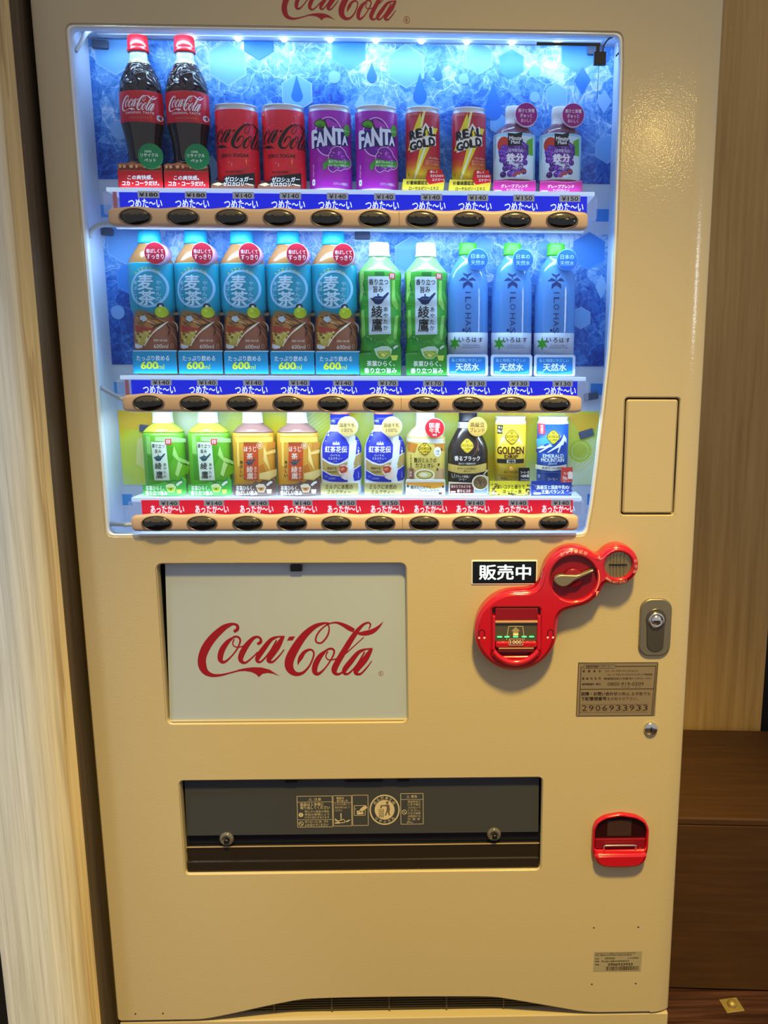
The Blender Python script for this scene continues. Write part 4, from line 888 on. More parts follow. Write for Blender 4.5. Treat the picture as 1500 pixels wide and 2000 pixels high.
def gold():
    d = Drink('energy_drink_can', '', 'can', 'red and yellow energy drink cans', 56.5, S1, can_body(26, 124))
    d.part('can_body', CANRIM, 0, 124)
    m = mat('energy_red', '#c01a2a', 0.35, coat=.3); nt = NT(m); sp = nt.n('ShaderNodeSeparateXYZ'); nt.t.links.new(coord(nt), sp.inputs[0])
    mr = nt.n('ShaderNodeMapRange', inp={'From Min': 0.0, 'From Max': 0.12}); nt.l(sp, 'Z', mr, 'Value'); rp = nt.ramp([(.0, '#f0d820'), (.22, '#ecc21c'), (.33, '#d8601e'), (.42, '#c0202a'), (1, '#b5182c')]); nt.l(mr, 'Result', rp, 'Fac'); nt.l(rp, 'Color', nt.b, 'Base Color')
    lb = d.part('can_print', m, 4, 116, .25)
    p = d.P().frame(8.333, 780, 195)
    p.poly([(350, 165), (425, 165), (365, 440), (625, 430), (590, 540), (500, 740), (265, 1275), (225, 1275), (340, 760), (130, 800), (225, 470)], '#ecd630', 1).poly([(385, 165), (425, 165), (375, 420), (330, 440)], '#f6ec9a', 2).poly([(400, 760), (440, 760), (255, 1275), (230, 1275)], '#f3f0c8', 2)
    p.text('生命の黄金！', 225, 212, 160, 38, '#e8b0a0', 2, .01).text('エナジードリンク', 535, 215, 215, 38, '#e8b0a0', 2, .01)
    sh = [(160, 500), (370, 455), (425, 360), (480, 430), (545, 410), (560, 555), (585, 560), (595, 715), (175, 835), (165, 660)]
    p.poly(sh, '#f4efe2', 3)
    for ch, x, y, w, h in (('R', 215, 560, 90, 140), ('E', 318, 535, 85, 140), ('L', 540, 495, 78, 140), ('G', 222, 738, 100, 130), ('O', 326, 712, 90, 130), ('L', 432, 688, 82, 130), ('D', 530, 662, 90, 130)): p.text(ch, x, y, w, h, '#17121a', 4, .07, 6)
    p.poly([(372, 590), (425, 400), (500, 560)], '#17121a', 4).poly([(440, 460), (470, 500), (450, 505), (475, 550), (415, 600), (432, 530), (415, 525)], '#ecd630', 5)
    for i, (t, w) in enumerate((('10種の栄養成分', 170), ('ローヤルゼリーエキス', 215), ('ビタミン配合', 215))): p.text(t, 640-w/2, 930+i*48, w, 34, '#f0c0a8', 3, .01)
    p.vtext('炭酸', 145, 1160, 1220, 22, '#5a4a10', 3)
    d.wrap(p, 'lettering', lb, .4)
    c = d.card(0, 0, 0, 0, -20, mat('card_gold', '#e3c63a', 0.4), pts=[(-32.5, -.3), (31.5, -.3), (34.3, 18), (-29.5, 18.5)])
    p = d.P(-20.1).frame(8.333, 780, 195).line([(35, 1515, 6), (715, 1515, 6), (745, 1285, 6), (55, 1285, 6), (35, 1515, 6)], '#4a3a1c', 1, 1)
    p.text('杉養蜂園認定', 290, 1350, 350, 66, '#2a2312', 2, .02, 0, .1).text('ローヤルゼリーエキス', 400, 1440, 480, 60, '#2a2312', 2, .02, 0, .1)
    p.build('card_print', c, y=-20.1)
    t = d.card(0, 0, 0, 0, -22, mat('card_red', '#c9141f', 0.4), pts=[(5, 18), (10.5, 10.5), (33, 14.5), (34.5, 25), (31, 25.5), (31, 32), (8.5, 32)], name='pop_tag')
    d.P(-22.1).frame(8.333, 780, 195).text('楽しく', 560, 1170, 120, 42, '#fff2f0', 1, .03).text('生きるための', 610, 1235, 210, 42, '#fff2f0', 1, .02).text('エナジー！', 630, 1300, 190, 42, '#fff2f0', 1, .03).build('tag_print', t, y=-22.1)
    return d.root
def grapejuice():
    body = crom([(30, 0), (32, 3), (32.3, 20), (32.3, 80), (31, 87), (27, 93), (20, 99), (15, 103), (13.8, 107), (13.5, 110)], 3)
    d = Drink('grape_juice_bottle', '', 'bottle', 'grape juice bottles', 198.1, S1, body)
    d.part('bottle_body', mat('juice_dark', '#7a3f52', 0.15, coat=.5), 0, 105); d.part('cap', mat('cap_white', '#dfe2e6', 0.4), prof=[(15.5, 101), (15.5, 104), (14.4, 105), (14.4, 115), (15, 116), (14.4, 126), (13, 128.5), (1, 128.6)])
    lb = d.part('label', mat('juice_label', '#9fd6ee', 0.35, coat=.2), 22, 87, .3)
    p = d.P().frame(7.5, 950, 195)
    p.poly([(110, 520), (700, 520), (690, 1160), (120, 1160)], '#d9ecf6', 1, ).ell(255, 650, 90, 120, '#c8412c', 2, 24).poly([(560, 700), (600, 590), (690, 530), (690, 800), (620, 800)], '#63b53a', 2)
    random.seed(4)
    for i in range(60):
        t = random.random(); y = 650+t*440; w = 190*math.sin(min(1, t*1.6+.45)*math.pi*.62); x = 420-40*t+random.uniform(-w, w); p.ell(x, y, 46, 46, random.choice(('#5d2a96', '#7038ac', '#4a1f7c', '#8450bc')), 3+(i % 3), 14).ell(x-12, y-14, 10, 8, '#a884d6', 6, 8)
    p.poly([(315, 478), (425, 500), (535, 458), (535, 675), (315, 675)], '#1b1b2c', 7).text('Minute', 425, 562, 175, 60, '#f2f3f8', 8, .03).text('Maid', 425, 620, 125, 50, '#f2f3f8', 8, .03)
    p.text('1日不足分の', 425, 742, 220, 48, '#efeaff', 8, .02).text('鉄分', 420, 845, 250, 120, '#f8f4ff', 8, .05).text('+ポリフェノール', 420, 928, 230, 40, '#efeaff', 8, .02).text('すばやくチャージ', 500, 990, 215, 46, '#efeaff', 8, .02, 8)
    for i in range(14): x, y = 400+i*13, 1095-i*4+random.uniform(-22, 22); p.ell(x, y, 14, 14, '#b0452c', 8, 10)
    d.wrap(p, 'label_print', lb, .45)
    c = d.card(-32.5, 32.5, 0, 21, -23.5, mat('card_magenta', '#c02a86', 0.4), pts=[(-33.5, -.3), (32, -.3), (32, 18), (20, 16.5), (0, 17), (-18, 18), (-33.5, 17)])
    d.P(-23.6).frame(7.5, 950, 195).text('グレープブレンド', 410, 1262, 390, 52, '#fff0f8', 1, .02).text('すっきりおいしい', 415, 1322, 240, 44, '#c9d6cf', 1, .02).rect(120, 1320, 222, 1352, '#c7c3cf', 1).line([(105, 1200, 6), (300, 1188, 8), (480, 1205, 8), (725, 1180, 6)], '#f08ac4', 1).build('card_print', c, y=-23.6)
    d.badge(16, 112.3, 17, -8, 12, '#a0187c', mat('badge_pale', '#e6d6ea', 0.3), lambda q: q.text('果汁と栄養', 0, -5.5, 25, 5.6, '#fbe6f6', 2, .015).text('ぎゅっと', 0, 1.5, 18, 5.6, '#fbe6f6', 2, .015).text('おいしく', 0, 8.5, 16, 5.2, '#fbe6f6', 2, .015))
    return d.root
def barley():
    body = crom([(31, 0), (33.5, 4), (34, 40), (33, 70), (31.5, 88), (33, 98), (35.5, 108), (35.5, 160), (35, 170), (32, 178), (26, 188), (20, 196), (17.5, 200), (16, 206)], 3)
    d = Drink('barley_tea_bottle', '', 'bottle', 'teal barley tea bottles', -370.4, S2, body)
    d.part('bottle_body', mat('barley_clear', '#9a6a3c', 0.15, coat=.5), 0, 203); d.part('cap', mat('cap_teal', '#0c9ec8', 0.4), prof=[(18.5, 201), (18.5, 204), (18, 206), (16.2, 232), (15, 234), (1, 234.2)])
    lb = d.part('label', mat('label_teal', '#1393b4', 0.35, coat=.2), 92, 171, .3); l2 = d.part('lower_label', mat('label_brown', '#9a5c42', 0.35, coat=.2), 36, 92, .3)
    p = d.P().frame(7.5, 240, 440)
    p.arct('カフェインゼロ', 355, 940, 270, 310, -135, -48, 40, '#c6d84a', 1, .015).ring(378, 925, 262, 265, 34, '#8fc4ee', 1)
    p.text('麦', 335, 835, 220, 220, '#bfe0f8', 2, .03).text('茶', 355, 1065, 240, 210, '#bfe0f8', 2, .03).vtext('やかんの', 520, 800, 1120, 62, '#a8d4f2', 2, .01).vtext('香ばしい', 180, 800, 1110, 58, '#a8d4f2', 2, .01).line([(228, 1040, 6), (228, 1200, 6)], '#0d2a3a', 2, 1)
    d.wrap(p, 'label_print', lb, .45)
    p = d.P().frame(7.5, 240, 590)
    p.poly([(150, 130), (250, 110), (400, 150), (560, 165), (760, 130), (760, 180), (150, 190)], '#8c7350', 1)
    p.poly([(150, 180), (420, 190), (620, 280), (300, 640), (270, 660), (150, 600)], '#b5773a', 1).poly([(160, 460), (260, 440), (420, 430), (370, 560), (300, 640), (170, 600)], '#c8b04a', 2).poly([(160, 330), (300, 360), (480, 390), (430, 440), (280, 450), (170, 430)], '#a8402a', 3)
    p.poly([(150, 600), (290, 640), (280, 668), (200, 680), (150, 660)], '#dfe3ea', 4)
    random.seed(9)
    for i in range(26):
        x, y = random.uniform(160, 430), random.uniform(420, 610); p.ell(x, y, random.uniform(10, 34), random.uniform(10, 26), random.choice(('#d8c870', '#b06a2e', '#8a4a22', '#e6dca0', '#6e6a28')), 3+i % 2, 10)
    for i in range(16):
        x, y = random.uniform(150, 520), random.uniform(150, 330); p.line([(x, y, 3), (x+60, y+30+random.uniform(-20, 20), 14), (x+140, y+60, 3)], random.choice(('#d8c098', '#5a3a26', '#e8dcc0', '#8a6a48', '#2f2620')), 4, 4)
    p.poly([(240, 210), (320, 190), (360, 250), (300, 290), (240, 250)], '#b9c4cc', 5)
    p.line([(640, 280, 8), (560, 350, 26), (430, 470, 14), (320, 640, 16)], '#f0e4d2', 6).line([(620, 290, 6), (500, 340, 34), (430, 400, 6)], '#4a2a20', 5)
    p.line([(610, 300, 6), (660, 400, 18), (640, 500, 5)], '#3f231a', 5).line([(640, 300, 5), (720, 380, 16), (750, 470, 6)], '#54301f', 5).line([(680, 270, 8), (740, 330, 20), (750, 420, 6)], '#d2b8a0', 5).line([(650, 390, 4), (720, 500, 9), (740, 640, 5)], '#c49a80', 5)
    p.text('国産六条大麦', 548, 560, 180, 32, '#f0dccc', 7, .01).text('600ml', 555, 648, 190, 60, '#f6ece2', 7, 0).ring(695, 640, 14, 34, 4, '#e8d2c2', 7)
    p.ell(560, 145, 88, 82, '#b8cc2c', 7).ell(548, 52, 50, 40, '#26323a', 6, 16).ell(552, 58, 22, 18, '#cfd8dc', 7, 12).ell(535, 120, 24, 20, '#d6e45a', 8, 12)
    d.wrap(p, 'lower_print', l2, .45, 5)
    c = d.card(-29.4, 39, 2, 37.5, -25, mat('card_teal', '#1290c0', 0.4))
    d.P(-25.1).frame(7.5, 240, 590).text('たっぷり飲める', 440, 820, 480, 78, '#eef8ff', 1, .015).text('600', 390, 925, 245, 105, '#e2ec3a', 1, .04).text('ml', 560, 945, 90, 70, '#e2ec3a', 1, 0).rect(150, 706, 790, 722, '#a9d8ee', 1).build('card_print', c, y=-25.1)
    d.badge(19.3, 183, 16.4, -8, 26, '#b01232', mat('badge_pink', '#eab0d8', 0.25, alpha=.75), lambda q: q.text('香ばしくて', 0, -3, 26, 6, '#ffeaf0', 2, .02).text('すっきり', 0, 5, 26, 7.5, '#ffeaf0', 2, .02))
    return d.root
def greentea():
    body = [(31, 0), (33, 4), (33, 40), (31, 55), (33.5, 66), (31.5, 80), (33.5, 92), (31.8, 106), (33.6, 118), (31.8, 132), (33.4, 146), (33.8, 158), (31, 164), (24, 172), (18, 179), (15.5, 184), (15, 190)]
    d = Drink('green_tea_bottle', '', 'bottle', 'tall green tea bottles', -12.8, S2, crom(body, 3))
    d.part('bottle_body', mat('tea_green', '#7fc46a', 0.15, coat=.5), 0, 187); d.part('cap', mat('cap_white'), prof=[(17, 184), (17, 187), (16, 189), (15.6, 203), (14.5, 205.5), (1, 205.7)])
    lb = d.part('label', mat('label_green', '#3f9e35', 0.35, coat=.2), 36, 161, .3)
    p = d.P().frame(7.895, 690, 465); o = 135*7.895
    for pts, c in (([(90, 510), (160, 510), (150, 820), (100, 1000), (90, 900)], '#9ad46a'), ([(150, 640), (210, 900), (120, 860)], '#2c7f32'), ([(600, 650), (640, 640), (640, 900), (720, 1100), (660, 1100), (590, 1000)], '#8fcf5c'), ([(660, 800), (730, 960), (720, 1200), (690, 1100)], '#57b04a'), ([(330, 520), (480, 520), (480, 600), (330, 570)], '#1f6d2a'),
        ([(180, 1500), (330, 1560), (480, 1640), (330, 1600)], '#a8dc84'), ([(190, 1490), (420, 1590), (400, 1700), (190, 1640)], '#2c8a34'), ([(640, 1200), (690, 1180), (660, 1560), (610, 1560)], '#9ad46a'), ([(110, 1100), (160, 1100), (185, 1480), (120, 1560)], '#8acb62'), ([(500, 1560), (600, 1480), (640, 1600), (560, 1640)], '#62b84a')): p.poly(pts, c, 1)
    for y in (620, 820, 1010, 1200, 1400, 1570): p.line([(90, y, 5), (400, y+16, 5), (720, y, 5)], '#7cc25a', 2, 3)
    p.poly([(225, 590), (560, 590), (580, 1480), (240, 1490)], '#c6d3e4', 3)
    p.text('香り立つ', 390, 675, 300, 90, '#14181c', 4, .015).text('旨み', 385, 790, 150, 100, '#14181c', 4, .015).pot(395, 945, 270, '#1c2f5e', '#5a78b4', 4)
    p.text('綾', 365, 1135, 170, 180, '#12161a', 4, .02).text('鷹', 365, 1340, 160, 200, '#12161a', 4, .02).vtext('あやたか', 500, 1050, 1430, 70, '#1c2226', 4, .01).rect(550, 535, 640, 625, '#c2303a', 5).text('茶香', 595, 580, 62, 70, '#f2dada', 6, .02)
    d.wrap(p, 'label_print', lb, .45, 4)
    c = d.card(0, 0, 0, 0, -25.5, mat('card_green', '#2f8a2c', 0.4), pts=[(-31, .5), (33, .5), (33, 44), (29.5, 50), (22, 50), (17, 46), (9, 48.5), (4, 53), (0, 51.5), (-5, 47.5), (-13, 47), (-13.5, 44), (-12, 38), (-14, 34), (-32.5, 34)])
    p = d.P(-25.6).frame(7.895, 690, 600)
    p.poly([(320, 640), (440, 600), (540, 600), (600, 650), (580, 740), (500, 800), (400, 790), (350, 730)], '#c4d8c4', 1).poly([(360, 680), (560, 670), (580, 730), (500, 790), (400, 780)], '#9cb83a', 2).poly([(400, 700), (470, 690), (540, 720), (460, 770)], '#e0e070', 3).line([(400, 740, 8), (460, 700, 8), (520, 745, 8)], '#5a6a14', 4, 3).line([(620, 640, 26), (660, 605, 34), (690, 600, 20)], '#d6e2e0', 2, 3).poly([(575, 740), (690, 740), (670, 820), (600, 820)], '#cfe05a', 4)
    p.text('茶葉ひらく、', 425, 868, 430, 84, '#f4f8ee', 4, .02).text('香り立つ旨み', 420, 975, 500, 84, '#f4f8ee', 4, .02).build('card_print', c, y=-25.6)
    return d.root
def water():
    body = crom([(29, 0), (31.5, 4), (32, 30), (32.5, 90), (32.5, 130), (31, 148), (27, 163), (21, 174), (16, 181), (14, 186), (13.5, 192)], 3)
    d = Drink('water_bottle', '', 'bottle', 'clear water bottles with green caps', 126.9, S2, body)
    m = mat('water_clear', '#5f9fee', 0.1, alpha=.72, coat=.5)
    d.part('bottle_body', m, 0, 188); d.part('cap', mat('cap_green', '#3fae1f', 0.4), prof=[(14.6, 187), (14.6, 190), (14.2, 191), (14, 204), (13, 206), (1, 206.2)])
    lb = d.part('label', mat('label_frost', '#b9c4dc', 0.35), 33, 68, .3)
    p = d.P().frame(8.108, 865, 465); nv = '#12306e'
    p.poly([(315, 540), (390, 575), (460, 540), (440, 580), (400, 605), (395, 660), (375, 605), (330, 580)], nv, 1).poly([(250, 670), (320, 615), (370, 645), (395, 668), (330, 672)], nv, 1).poly([(530, 670), (470, 615), (420, 645), (395, 668), (460, 672)], nv, 1)
    p.poly([(395, 668), (320, 720), (318, 800), (360, 755), (395, 735), (430, 755), (472, 795), (470, 720)], nv, 1)
    for i, (ch, y) in enumerate((('I', 858), ('L', 975), ('O', 1085), ('H', 1230), ('A', 1345), ('S', 1455))): p.text(ch, 400, y, 92 if ch != 'I' else 14, 90, nv, 1, .0, -90)
    p.ell(325, 1455, 22, 22, nv, 1, 14)
    d.wrap(p, 'bottle_lettering', d.root.children[0], .15, 6)
    p = d.P().frame(8.108, 865, 600)
    star = []
    for i in range(12): a = R(30*i-90); q = 118 if i % 2 == 0 else 52; star.append((190+q*math.cos(a)*.8, 570+q*math.sin(a)))
    p.poly(star, '#3fae2a', 2)
    for i in range(6): a = R(60*i-90); p.poly([(190, 570), (190+52*.8*math.cos(a-R(30)), 570+52*math.sin(a-R(30))), (190+110*.8*math.cos(a), 570+110*math.sin(a))], '#2a8a1c', 3)
    for i, ch in enumerate('いろはす'): p.text(ch, 290+i*103, 515, 70, 74, '#141a26', 2, .02)
    for i in range(3): p.ell(342+i*103, 515, 7, 7, '#5a74a8', 2, 8)
    p.text('天然水の恵み', 450, 603, 270, 36, '#6a84b8', 2, .005).text('NATURAL MINERAL WATER', 450, 640, 300, 16, '#4a5a88', 2, 0)
    d.wrap(p, 'label_print', lb, .45)
    c = d.card(-33, 33, 0, 33.5, -24, mat('card_frost', '#cfe0fa', 0.35), pts=rrect(-34, -.5, 32, 33.5, 4))
    p = d.P(-24.1).frame(8.108, 865, 600).rect(100, 790, 672, 1060, '#1b7fd6', 1, 24).poly([(110, 1000), (200, 1030), (400, 1045), (600, 1020), (665, 985), (660, 1050), (120, 1055)], '#3fa0e8', 2)
    p.text('私と地球にやさしい', 375, 838, 470, 56, '#a8daf8', 3, .015).text('天然水', 388, 945, 370, 118, '#f0faff', 3, .03).rect(120, 1012, 215, 1050, '#6ab4ee', 3).build('card_print', c, y=-24.1)
    d.badge(15.1, 178.9, 16.2, -8, 14, '#1a56b4', mat('badge_blue', '#8fc8f0', 0.25, alpha=.7), lambda q: q.text('日本の', 0, -4.5, 21, 7, '#9cc4ee', 2, .01).text('天然水', 0, 5, 22, 7, '#9cc4ee', 2, .01))
    return d.root
def smalltea(kind):
    g = kind == 'green'
    body = crom([(30, 0), (33, 4), (33.5, 30), (33.5, 96), (32, 102), (27, 108), (20, 113), (16.5, 116), (15.5, 122)], 3)
    if g: d = Drink('small_green_tea_bottle', '', 'bottle', 'short green tea bottles', -367.3, S3, body)
    else: d = Drink('roasted_tea_bottle', '', 'bottle', 'short roasted tea bottles', -222.6, S3, body)
    d.part('bottle_body', mat('tea_lime', '#b6c83a', 0.12, coat=.5) if g else mat('tea_brown', '#8d6a62', 0.12, coat=.6), 0, 119); d.part('cap', mat('cap_white'), prof=[(17, 116), (17, 119), (16.2, 121), (15.8, 134), (14.5, 136.5), (1, 136.7)])
    lb = d.part('label', mat('label_lime', '#63b02a', 0.35, coat=.2) if g else mat('label_amber', '#d49a34', 0.35, coat=.2), 10, 101, .3)
    if g:
        p = d.P().frame(7.895, 265, 800)
        for pts, c in (([(140, 390), (220, 420), (240, 690), (160, 680)], '#8fd06a'), ([(160, 700), (240, 720), (270, 1090), (190, 1080)], '#4a9a2a'), ([(580, 560), (640, 740), (780, 830), (780, 880), (640, 800), (560, 700)], '#a8dc7a'), ([(640, 800), (690, 860), (640, 1040), (600, 1000)], '#b4dc86'), ([(470, 560), (575, 560), (575, 760), (500, 900)], '#4fa018'), ([(690, 860), (780, 890), (760, 1010), (660, 1030)], '#74b81c'), ([(300, 420), (560, 420), (720, 460), (720, 520), (300, 480)], '#a2d890')): p.poly(pts, c, 1)
        p.poly([(235, 500), (465, 500), (525, 1090), (290, 1090)], '#dbe9dc', 2); k = 0
        p.text('香り立つ', 350, 560, 200, 62, '#1c2420', 3, .015, -2).text('旨み', 350, 640, 95, 60, '#1c2420', 3, .01).pot(360, 745, 170, '#2f5060', '#7aa0a8', 3).text('綾', 352, 868, 105, 105, '#1a201e', 3, .015).text('鷹', 370, 1005, 105, 115, '#1a201e', 3, .015).vtext('あやたか', 455, 815, 1060, 44, '#242c28', 3, .01)
        p.rect(455, 450, 545, 540, '#c83a4c', 3).text('茶香', 500, 495, 60, 66, '#f6dede', 4, .02)
        cm, tx, t1, t2 = mat('card_leaf', '#4cae44', 0.4), '#eef8e2', '茶葉ひらく、', '香り立つ旨み'
    else:
        p = d.P().frame(8.108, 445, 800)
        for pts, c in (([(100, 440), (680, 440), (690, 520), (110, 520)], '#e6cc5a'), ([(130, 500), (170, 500), (180, 900), (140, 900)], '#e8c45a'), ([(560, 560), (600, 680), (720, 640), (720, 700), (600, 720), (640, 900), (660, 980), (560, 800)], '#eed07a'), ([(490, 900), (560, 860), (600, 990), (500, 1000)], '#c47a20'), ([(610, 540), (720, 520), (720, 620), (610, 650)], '#c8862a'), ([(500, 1010), (740, 960), (740, 1060), (640, 1120), (500, 1100)], '#ecd488')): p.poly(pts, c, 1)
        p.rect(252, 515, 484, 1115, '#c8501e', 2).rect(252, 515, 484, 560, '#a04a26', 3)
        p.text('ほうじ', 355, 625, 190, 80, '#fbeee0', 3, .02).text('茶', 350, 735, 100, 90, '#fbeee0', 3, .02).pot(355, 835, 150, '#3a4a5c', '#8a9aaa', 3).text('綾', 350, 945, 100, 100, '#f4dccc', 3, .02).text('鷹', 355, 1050, 100, 100, '#f4dccc', 3, .02).vtext('あやたか', 440, 900, 1100, 44, '#f4dccc', 3, .01).vtext('香ばしい', 210, 800, 1080, 48, '#33240f', 3, .02)
        p.ring(500, 570, 44, 48, 7, '#f0d8b4', 3).text('焙茶', 500, 570, 52, 60, '#f4e4cc', 4, .02)
        cm, tx, t1, t2 = mat('card_brown', '#6a5148', 0.4), '#f6efe6', '茶葉ひらく、', '香ばしい旨み'
    d.wrap(p, 'label_print', lb, .45)
    pts = [(-34.5, 1), (-20, -.0), (0, -.4), (20, 0), (34.5, 1), (35, 26), (30, 29.5), (24, 24), (15, 25.5), (8, 21), (2, 24), (-4, 20), (-14, 19), (-34.5, 18)]
    pts = [(x+4.3, z) for x, z in pts]; c = d.card(0, 0, 0, 0, -25.5, cm, pts=pts); p = d.P(-25.6); p.mp = lambda q: q
    p.poly([(2, 17), (8, 20), (15, 19.5), (19, 14), (15, 6), (6, 6)], '#d8e0a8' if g else '#e0d0b8', 1).poly([(4, 14), (17, 14), (14, 7), (7, 7)], '#a8bc1c' if g else '#c08a50', 2).poly([(7, 12), (13, 13), (11, 9)], '#5a7a10' if g else '#7a4a22', 3).line([(20, 17, 3), (25, 21.5, 4), (29, 23, 3)], '#e4ece4', 2, 3).poly([(19, 11), (28, 11), (26.5, 4), (20.5, 4)], '#c8dc5a' if g else '#ead8c0', 3)
    p.line([(2, 24, .9), (8, 21, 1.2), (15, 25.5, 1.2), (24, 24, 1.2), (30, 29.5, 1)], '#2f6a4a' if g else '#43423c', 2, 3)
    q = Print(); q.text(t1, -15, -13, 29, 7.5, tx, 4, .03).text(t2, -13, -5, 35, 7.5, tx, 4, .03); p.items += q.items; p.items = [([(x+4.3, z) for x, z in v_], f_, c_, l_) for v_, f_, c_, l_ in p.items]
    p.build('card_print', c, y=-25.6)
    return d.root
def milktea():
    body = crom([(29, 0), (32.5, 4), (33, 22), (33, 66), (31.5, 78), (28, 88), (21, 101), (17, 106), (16, 109), (15.6, 122), (15.4, 135)], 3)
    d = Drink('milk_tea_bottle', '', 'bottle', 'blue and white milk tea bottles', -81.2, S3, body)
    b = d.part('bottle_body', mat('bottle_white', '#e6ebee', 0.25, coat=.4), 0, 114); d.part('cap', mat('cap_copper', '#d8845a', 0.3, .4), prof=[(14.6, 112), (15.2, 114), (15.2, 133), (15.4, 136), (14, 138), (1, 138.2)])
    cb = lathe('cap_band', [(15.5, 114), (15.5, 131)], mat('band_blue', '#1f2fb0', 0.35), d.root, KD)
    p = d.P().frame(8.108, 615, 800)
    p.poly([(180, 355), (350, 350), (480, 460), (540, 560), (535, 760), (480, 800), (400, 845), (320, 855), (200, 820), (105, 770), (98, 560)], '#2230b8', 1)
    p.poly([(630, 420), (690, 500), (720, 600), (718, 690), (640, 720), (610, 560)], '#2a38b4', 1).line([(105, 775, 8), (220, 845, 16), (350, 870, 16), (470, 820, 14), (530, 770, 6)], '#f4f6fa', 2, 4)
    p.poly([(105, 800), (220, 865), (350, 890), (480, 840), (520, 830), (500, 900), (420, 1050), (260, 1030), (105, 960)], '#b09a5c', 1).poly([(640, 740), (720, 700), (722, 880), (620, 940), (600, 900)], '#b09a5c', 1)
    p.poly([(105, 975), (250, 1045), (410, 1060), (430, 1090), (520, 1120), (520, 1145), (230, 1140), (105, 1110)], '#2230b8', 1).poly([(620, 960), (715, 905), (722, 1080), (700, 1130), (620, 1140), (600, 1060)], '#2230b8', 1)
    p.poly([(485, 440), (600, 415), (650, 520), (640, 700), (600, 860), (620, 900), (560, 980), (520, 960), (520, 860), (540, 640), (540, 540)], '#dfeaec', 3)
    p.ell(455, 960, 78, 90, '#e8d2c2', 4).poly([(390, 900), (480, 890), (520, 930), (500, 990), (420, 1010), (385, 960)], '#b0402a', 5).poly([(400, 930), (460, 910), (470, 950), (420, 970)], '#d8805c', 6).poly([(420, 1010), (560, 990), (580, 1080), (480, 1115), (430, 1080)], '#e9ded8', 4)
    p.poly([(270, 510), (285, 545), (300, 505), (318, 545), (335, 495), (352, 545), (370, 505), (385, 545), (395, 510), (390, 560), (280, 560)], '#cdd6ee', 2)
    p.text('紅茶花伝', 330, 632, 355, 100, '#f6f8ff', 2, .025).text('ロイヤル', 325, 725, 155, 32, '#e6eafc', 2, .015).text('ミルクティー', 325, 776, 225, 42, '#e6eafc', 2, .02).text('ROYAL', 330, 818, 60, 12, '#c8d0f0', 2)
    p.text('国産牛乳', 270, 930, 160, 42, '#5a4a20', 2, .01).text('100%使用', 272, 988, 150, 38, '#5a4a20', 2, .01).text('ミルク', 165, 1065, 55, 32, '#aab4f0', 2, .01).text('LUXURY', 270, 1092, 120, 28, '#c4ccf4', 2, .005)
    d.wrap(p, 'bottle_print', b, .15, 5)
    d.P().frame(8.108, 615, 800).text('無香料', 265, 185, 80, 34, '#c8d0f0', 1).text('ロイヤルミルクティー', 270, 215, 110, 16, '#c8d0f0', 1).build('cap_print', cb, lambda x, z: -KD*math.sqrt(max(15.7**2-x*x, 1))-.1)
    c = d.card(-30.7, 30.6, 1.8, 21, -25, mat('card_khaki', '#b3a56a', 0.4))
    d.P(-25.1).frame(8.108, 615, 800).text('ミルクに本気の', 385, 1225, 430, 80, '#4f4416', 1, .02, 0, .1).text('ミルクティー', 385, 1308, 370, 66, '#4f4416', 1, .02, 0, .1).rect(100, 1320, 175, 1335, '#e6e0c4', 1).build('card_print', c, y=-25.1)
    d.badge(14.9, 112, 16.2, -8, 16, '#b5a266', mat('badge_white', '#eef4f4', 0.3), lambda q: q.text('国産牛乳', 0, -2.5, 24, 6.5, '#3c3220', 2, .015).text('100%', 0, 5.5, 18, 6, '#3c3220', 2, .0))
    return d.root
def diamond(p, x, y, w, h, face='#e4c838', ink_='#4a3a10', lay=3):
    pts = rpoly([(x, y-h), (x+w, y), (x, y+h), (x-w, y)], h*.45, 4); pin = rpoly([(x, y-h*.9), (x+w*.9, y), (x, y+h*.9), (x-w*.9, y)], h*.4, 4)
    p.poly(pts, ink_, lay).poly(pin, face, lay+1); q = w/135
    p.line([(x-14*q, y-98*q, 9*q), (x-12*q, y-62*q, 11*q), (x, y-52*q, 10*q), (x+14*q, y-66*q, 10*q), (x+15*q, y-98*q, 9*q)], ink_, lay+2, 3).text('GEORGIA', x, y-8*q, 222*q, 44*q, ink_, lay+2, .015).text('Coffee', x, y+45*q, 130*q, 38*q, ink_, lay+2, .0, 4, .3).text('ESTD 1975', x, y+88*q, 70*q, 13*q, ink_, lay+2, .0)
